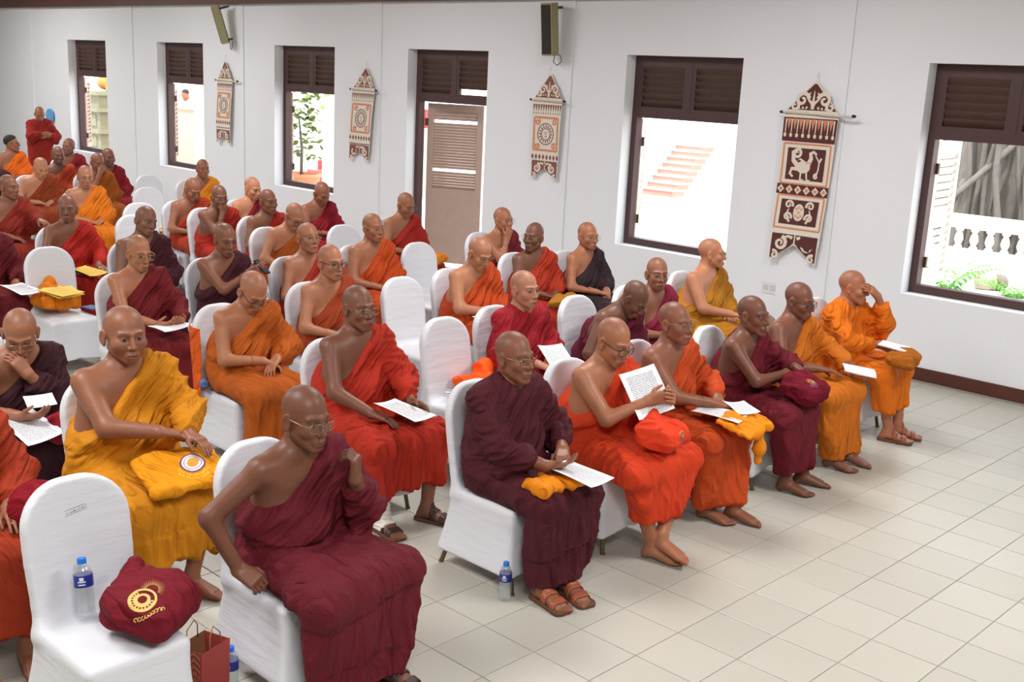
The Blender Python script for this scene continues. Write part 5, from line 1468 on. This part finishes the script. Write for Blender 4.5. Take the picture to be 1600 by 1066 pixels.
banner(2.45, 2.70, .58, 1.80, 'largest banner with a bird-like beast panel, beside the right window', 'big', .4, -.035)
banner(5.90, 2.66, .46, 1.26, 'sun-face banner under the central loudspeaker', 'flat', 1.4, -.02)
banner(9.32, 2.64, .50, 1.32, 'sun-face banner just left of the louvred door', 'flat', 2.1, -.10)
banner(12.86, 2.64, .46, 1.34, 'twisted banner below the far loudspeaker', 'mid', 3.0, -.06)
# column loudspeakers
spk_m = mat('beige_speaker', (150, 142, 104), .5); grille = mat('speaker_grille', (46, 42, 38), .7, bump=.5, bscale=400); wirem = mat('dark_cable', (60, 60, 64), .5)
def speaker(x, y, z, label, rz, pitch):
    e = empty('loudspeaker', (x, y, z)); e.rotation_euler = (0, pitch, rz); tag(e, label, 'loudspeaker', 'column loudspeakers')
    MB().box((-.055, -.085, -.29), (.055, .085, .29)).build('cabinet', spk_m, e)
    MB().box((-.064, -.068, -.27), (-.056, .068, .27)).build('grille', grille, e)
    MB().box((.055, -.02, .22), (.20, .02, .25)).build('bracket', wirem, e)
    MB().box((.055, -.02, -.26), (.12, .02, -.23)).build('bracket', wirem, e)
    b = MB(); b.tube([(.06, -.03, -.25), (.07, -.10, -.30), (.06, -.12, -.36), (.05, -.06, -.40), (.07, .02, -.37), (.1, .02, -.28)], .005, 6); b.build('cable', wirem, e, smooth=True)
speaker(XW - .22, 5.80, 3.12, 'beige column loudspeaker above the central sun-face banner', RAD(-2), RAD(-6))
speaker(XW - .22, 12.72, 3.15, 'beige column loudspeaker above the twisted banner', RAD(-40), RAD(-16))
o = MB().box((XW - .008, 2.68, .54), (XW, 2.86, .66)).build('wall_socket', mat('socket_white', (222, 222, 220), .4)); tag(o, 'white socket plate low on the wall behind the golden-orange robe', 'socket')
for i in range(2): MB().box((XW - .011, 2.70 + i * .08, .57), (XW - .008, 2.76 + i * .08, .63)).build('socket_face', mat('socket_face', (200, 200, 198), .4), o)
b = MB(); b.tube([(XW - .008, 20.2, 3.35), (XW - .008, 20.25, 2.9), (XW - .008, 20.2, 1.7)], .006, 6)
o = b.build('wall_cable', wirem); tag(o, 'thin cable running down the wall at far left', 'cable')
b = MB(); b.lathe([(.0, 0), (.15, 0), (.15, .03), (.12, .05), (.0, .05)], 20)
o = b.build('wall_disc', mat('blue_plastic', (90, 160, 215), .5)); o.location = (XW - .06, 19.35, 1.37); o.rotation_euler = (0, RAD(90), 0)
tag(o, 'round light-blue plastic object behind the standing person', 'wall object')

# ------------------------------------------------------------------ outside the windows
concrete = mat('pale_concrete', (208, 204, 196), .8, vary=.08, vscale=2)
g_ = MB().box((XW + .3, -30, -.35), (40, 60, -.12)).build('ground', concrete); tag(g_, kind='structure')
ow = mat('outside_white', (230, 228, 224), .8); cw = mat('cream_render', (184, 175, 152), .8); redst = mat('red_step', (196, 60, 66), .6); pinkst = mat('pink_step', (176, 130, 118), .7)
bark = mat('grey_bark', (104, 98, 93), .9, bump=1.0, bscale=9, vary=.35, vscale=5); leafg = mat('fern_leaf', (98, 168, 52), .6, vary=.2); leafd = mat('shrub_leaf', (104, 122, 58), .6, vary=.25); terra = mat('terracotta', (206, 132, 96), .7)
# balustrade beyond the right window
bal = empty('balustrade', (8.0, 1.2, 0)); tag(bal, 'white balustrade outside the right window', 'balustrade')
MB().box((-.08, -3.2, 1.02), (.08, 1.75, 1.18)).build('top_rail', ow, bal); MB().box((-.09, -3.2, .62), (.09, 1.75, .76)).build('bottom_rail', ow, bal); MB().box((-.07, -3.2, -.12), (.07, 1.75, .62)).build('plinth', ow, bal)
prof = [(.05, 0), (.05, .03), (.03, .05), (.055, .11), (.045, .17), (.028, .21), (.05, .23), (.05, .26)]
bm2 = MB().lathe(prof, 12).mesh('baluster', ow, True)
for i in range(24): link('baluster', bm2, bal, (0, 1.65 - i * .19, .76))
# banyan trunk with hanging roots
tr = empty('banyan_tree', (10.5, 2.95, -.12)); tag(tr, 'grey banyan trunk with hanging roots outside the right window', 'tree')
rt = random.Random(5)
def trunk(p):
    a = np.arctan2(p[:, 1], p[:, 0]); r = np.sqrt(p[:, 0] ** 2 + p[:, 1] ** 2)
    fl = .74 + .10 * np.sin(a * 7 + p[:, 2] * .6) + .06 * np.sin(a * 13 + 2 * np.sin(p[:, 2])) + .25 * np.exp(-p[:, 2] / .5)
    return np.maximum(np.maximum((r - fl) * .7, p[:, 2] - 4.0), -p[:, 2])
v, f = surf(trunk, (-1.4, -1.4, -.1), (1.4, 1.4, 4.1), .05); link('trunk', npmesh('trunk', v, f, bark), tr)
for i in range(26):
    y = rt.uniform(-2.2, .1); x = rt.uniform(-1.4, -.8); pts = []
    for k in range(8): pts.append((x + rt.uniform(-.05, .05), y + rt.uniform(-.05, .05) + .08 * math.sin(k + i), 4 - k * .56))
    b = MB(); b.tube(pts, [.03 + .02 * rt.random() for _ in pts], 6); b.build('hanging_root', bark, tr, smooth=True)
for i, (a, c) in enumerate((((-.9, .2, 1.6), (-2.6, .0, .3)), ((-1.0, -.5, 2.2), (-2.4, .5, .75)))):
    b = MB(); b.tube([a, ((a[0] + c[0]) / 2, (a[1] + c[1]) / 2 + .1, (a[2] + c[2]) / 2 - .15), c], [.045, .04, .03], 8); b.build('prop_root', bark, tr, smooth=True)
# toppled urn and ferns in front
ur = empty('stone_urn', (6.95, 1.62, .20)); tag(ur, 'pale toppled urn outside the right window', 'urn'); ur.rotation_euler = (RAD(90), 0, RAD(35))
MB().box((6.6, .6, -.12), (7.4, 2.6, .46)).build('ledge', ow); tag(bpy.data.objects['ledge'], 'white ledge outside the right window carrying the urn', 'ledge')
ur.location = (6.95, 1.80, .55)
MB().lathe([(.05, 0), (.09, .02), (.10, .12), (.09, .2), (.10, .21), (.095, .22)], 20).build('urn_body', cw, ur, smooth=True)
MB().lathe([(.09, .2), (.10, .26), (.085, .33), (.04, .36)], 14).build('root_ball', mat('dry_roots', (116, 104, 98), .9, bump=1, bscale=40), ur, smooth=True)
def leafmesh(L_, w_, mt, n=5):
    b = MB(); vs = []; fs = []
    for i in range(n + 1):
        t = i / n; w = w_ * math.sin(math.pi * min(t * .92 + .06, 1)); z = -.35 * L_ * t * t
        vs += [(-w, t * L_, z), (0, t * L_, z - .12 * w), (w, t * L_, z)]
    for i in range(n): fs += [(3 * i, 3 * i + 1, 3 * i + 4, 3 * i + 3), (3 * i + 1, 3 * i + 2, 3 * i + 5, 3 * i + 4)]
    return b.add(vs, fs).mesh('leaf', mt, True)
fl_ = leafmesh(.10, .014, leafg); sl_ = leafmesh(.14, .05, leafd, 4); bl_ = leafmesh(.42, .05, leafg)
def fern(c, label, n, L_, seed, up=.7):
    e = empty('fern', c); tag(e, label, 'plant'); r = random.Random(seed)
    for i in range(n):
        a = i * 2.4 + r.uniform(-.3, .3); fr_ = empty('frond', (0, 0, 0), a); fr_.parent = e
        pts = []
        for k in range(7):
            t = k / 6; pts.append((0, t * L_ * .9, L_ * (up * t - .55 * up * t * t)))
        b = MB(); b.tube(pts, [.005 - .0006 * k for k in range(7)], 5); b.build('stem', leafg, fr_, smooth=True)
        for k in range(1, 13):
            t = k / 12; z = L_ * (up * t - .55 * up * t * t)
            for s in (-1, 1):
                o = link('leaf', fl_, fr_, (0, t * L_ * .9, z)); o.rotation_euler = (0, 0, -s * RAD(72 - 25 * t)); sc = (1.25 - .8 * t) * L_ / .5; o.scale = (sc, sc, sc)
fern((6.62, 1.95, .46), 'bright green fern low in the right window', 9, .58, 2, 1.1)
fern((6.85, 1.30, .46), 'second fern beside the toppled urn', 8, .5, 6, .7)
# pale stairs beyond the middle window
st = empty('stairs', (9.0, 7.9, 0)); tag(st, 'pale pinkish staircase outside the window right of the door', 'stairs')
for i in range(8):
    x = i * .30; y = .30 + i * .13; z_ = .90 + i * .088
    sp_ = MB().box((x, y - .62, z_ - .10), (x + .32, y, z_ - .012)).build('step', pinkst, st)
    MB().box((x - .02, y - .62, z_ - .012), (x + .32, y, z_)).build('tread', ow, sp_)
MB().box((.02, -.5, -.12), (2.4, .29, .80)).build('base_wall', ow, st)
MB().box((0, .30, -.12), (.3, .36, .86)).build('side_wall', ow, st)
wv = MB().box((13, -20, -.12), (13.3, 9.2, 3.4)).build('courtyard_wall', ow); tag(wv, kind='structure')
# red stairs, planter and shrub beyond the third window
rs_ = empty('red_stairs', (8.6, 16.6, -.12)); tag(rs_, 'red staircase outside the plant window', 'stairs')
for i in range(9): MB().box((i * .28, -.9, 0), (i * .28 + .3, .75, .30 + i * .20)).build('step', redst if i % 2 == 0 else mat('red_step_light', (214, 84, 88), .6), rs_)
MB().box((-.1, -1.0, 0), (2.8, -.9, 1.5)).build('side_wall', cw, rs_)
cl = empty('porch_column', (8.0, 15.3, -.12)); tag(cl, 'cream round column right of the red staircase outside', 'column')
MB().lathe([(.26, 0), (.26, .25), (.19, .3), (.18, 3.4)], 20).build('shaft', cw, cl, smooth=True); MB().box((-.28, -.28, 3.4), (.28, .28, 3.55)).build('capital', cw, cl)
po = empty('planter', (6.3, 13.95, -.12)); tag(po, 'terracotta planter outside the plant window', 'planter')
MB().lathe([(.22, 0), (.30, .35), (.34, .72), (.37, .74), (.37, .80), (.33, .80), (.31, .70)], 22).build('pot', terra, po, smooth=True)
sh = empty('shrub', (6.3, 13.95, .62)); tag(sh, 'leafy shrub growing from the terracotta planter', 'plant'); r_ = random.Random(9)
b = MB(); b.tube([(0, 0, -.1), (.03, .02, .5), (-.02, .05, 1.1)], [.035, .028, .015], 8); b.build('stem', bark, sh, smooth=True)
for i in range(170):
    a = r_.uniform(0, 6.28); rr = .42 * math.sqrt(r_.random()); z = r_.uniform(.35, 1.6)
    o = link('leaf', sl_, sh, (rr * math.cos(a), rr * math.sin(a), z)); o.rotation_euler = (r_.uniform(-.6, .9), r_.uniform(-.6, .6), a + r_.uniform(-.8, .8))
# parapet, column and leaning man beyond the second-farthest window
pw = empty('parapet', (9.0, 22.6, -.12)); tag(pw, 'cream parapet with column outside the second-farthest window', 'parapet')
MB().box((0, -3, 0), (.2, 1.6, 1.52)).build('wall', cw, pw); MB().box((-.05, -3, 1.52), (.25, 1.6, 1.58)).build('coping', ow, pw)
MB().lathe([(.22, 0), (.22, .2), (.17, .25), (.165, 3.6)], 20, (-.35, -1.28, 0)).build('column', cw, pw, smooth=True); MB().box((-1.4, -3, 0), (-.0, 1.6, .14)).build('step', pinkst, pw)
# stone pillar with golden finial beyond the farthest window
pl = empty('stone_pillar', (8.2, 25.2, -.12)); tag(pl, 'square carved stone pillar with golden lion-like finial outside the farthest window', 'pillar')
stone = mat('grey_green_stone', (128, 126, 104), .85, vary=.1, vscale=3, bump=.3, bscale=12); goldf = mat('golden_finial', (176, 120, 52), .5)
z = 0
for i, (w, hh) in enumerate(((.50, .35), (.42, .42), (.50, .10), (.42, .45), (.52, .10), (.46, .32), (.56, .10))):
    MB().box((-w, -w, z), (w, w, z + hh)).build('block', stone, pl)
    if hh > .4: MB().box((-w - .02, -w * .55, z + .08), (-w, w * .55, z + hh - .08)).build('carved_panel', stone, pl)
    z += hh
def lionf(p):
    d = ell(p, (0, 0, .22), (.22, .34, .2)); d = smin(d, ell(p, (0, .0, .55), (.17, .2, .26)), .1); d = smin(d, ell(p, (-.02, -.12, .72), (.13, .18, .13)), .06); d = smin(d, cap(p, (-.1, -.3, .0), (-.05, -.16, .4), .07, .06), .06); d = smin(d, cap(p, (.1, -.3, .0), (.05, -.16, .4), .07, .06), .06); d = smin(d, cap(p, (0, .3, .15), (0, .42, .6), .05, .03), .06)
    return np.maximum(d, -p[:, 2])
v, f = surf(lionf, (-.4, -.5, -.05), (.4, .6, 1.0), .03); o = link('finial', npmesh('finial', v, f, goldf), pl); o.location = (0, 0, z)
P('man', (9.42, 23.38, 1.735), 'person in white shirt leaning on the parapet seen through a window', (228, 230, 236), (150, 98, 74), near=0, stand=True, style='both', yaw=RAD(-84), lean=16, hpitch=22, hair=True, R=('belly', dict(w=(-.1, -.36, .80), abs=1)), L=('belly', dict(w=(-.1, -.34, .80), abs=1)), group='people outside', hem=.2, cloth='shirt', sleeve=.35, zbase=.14)
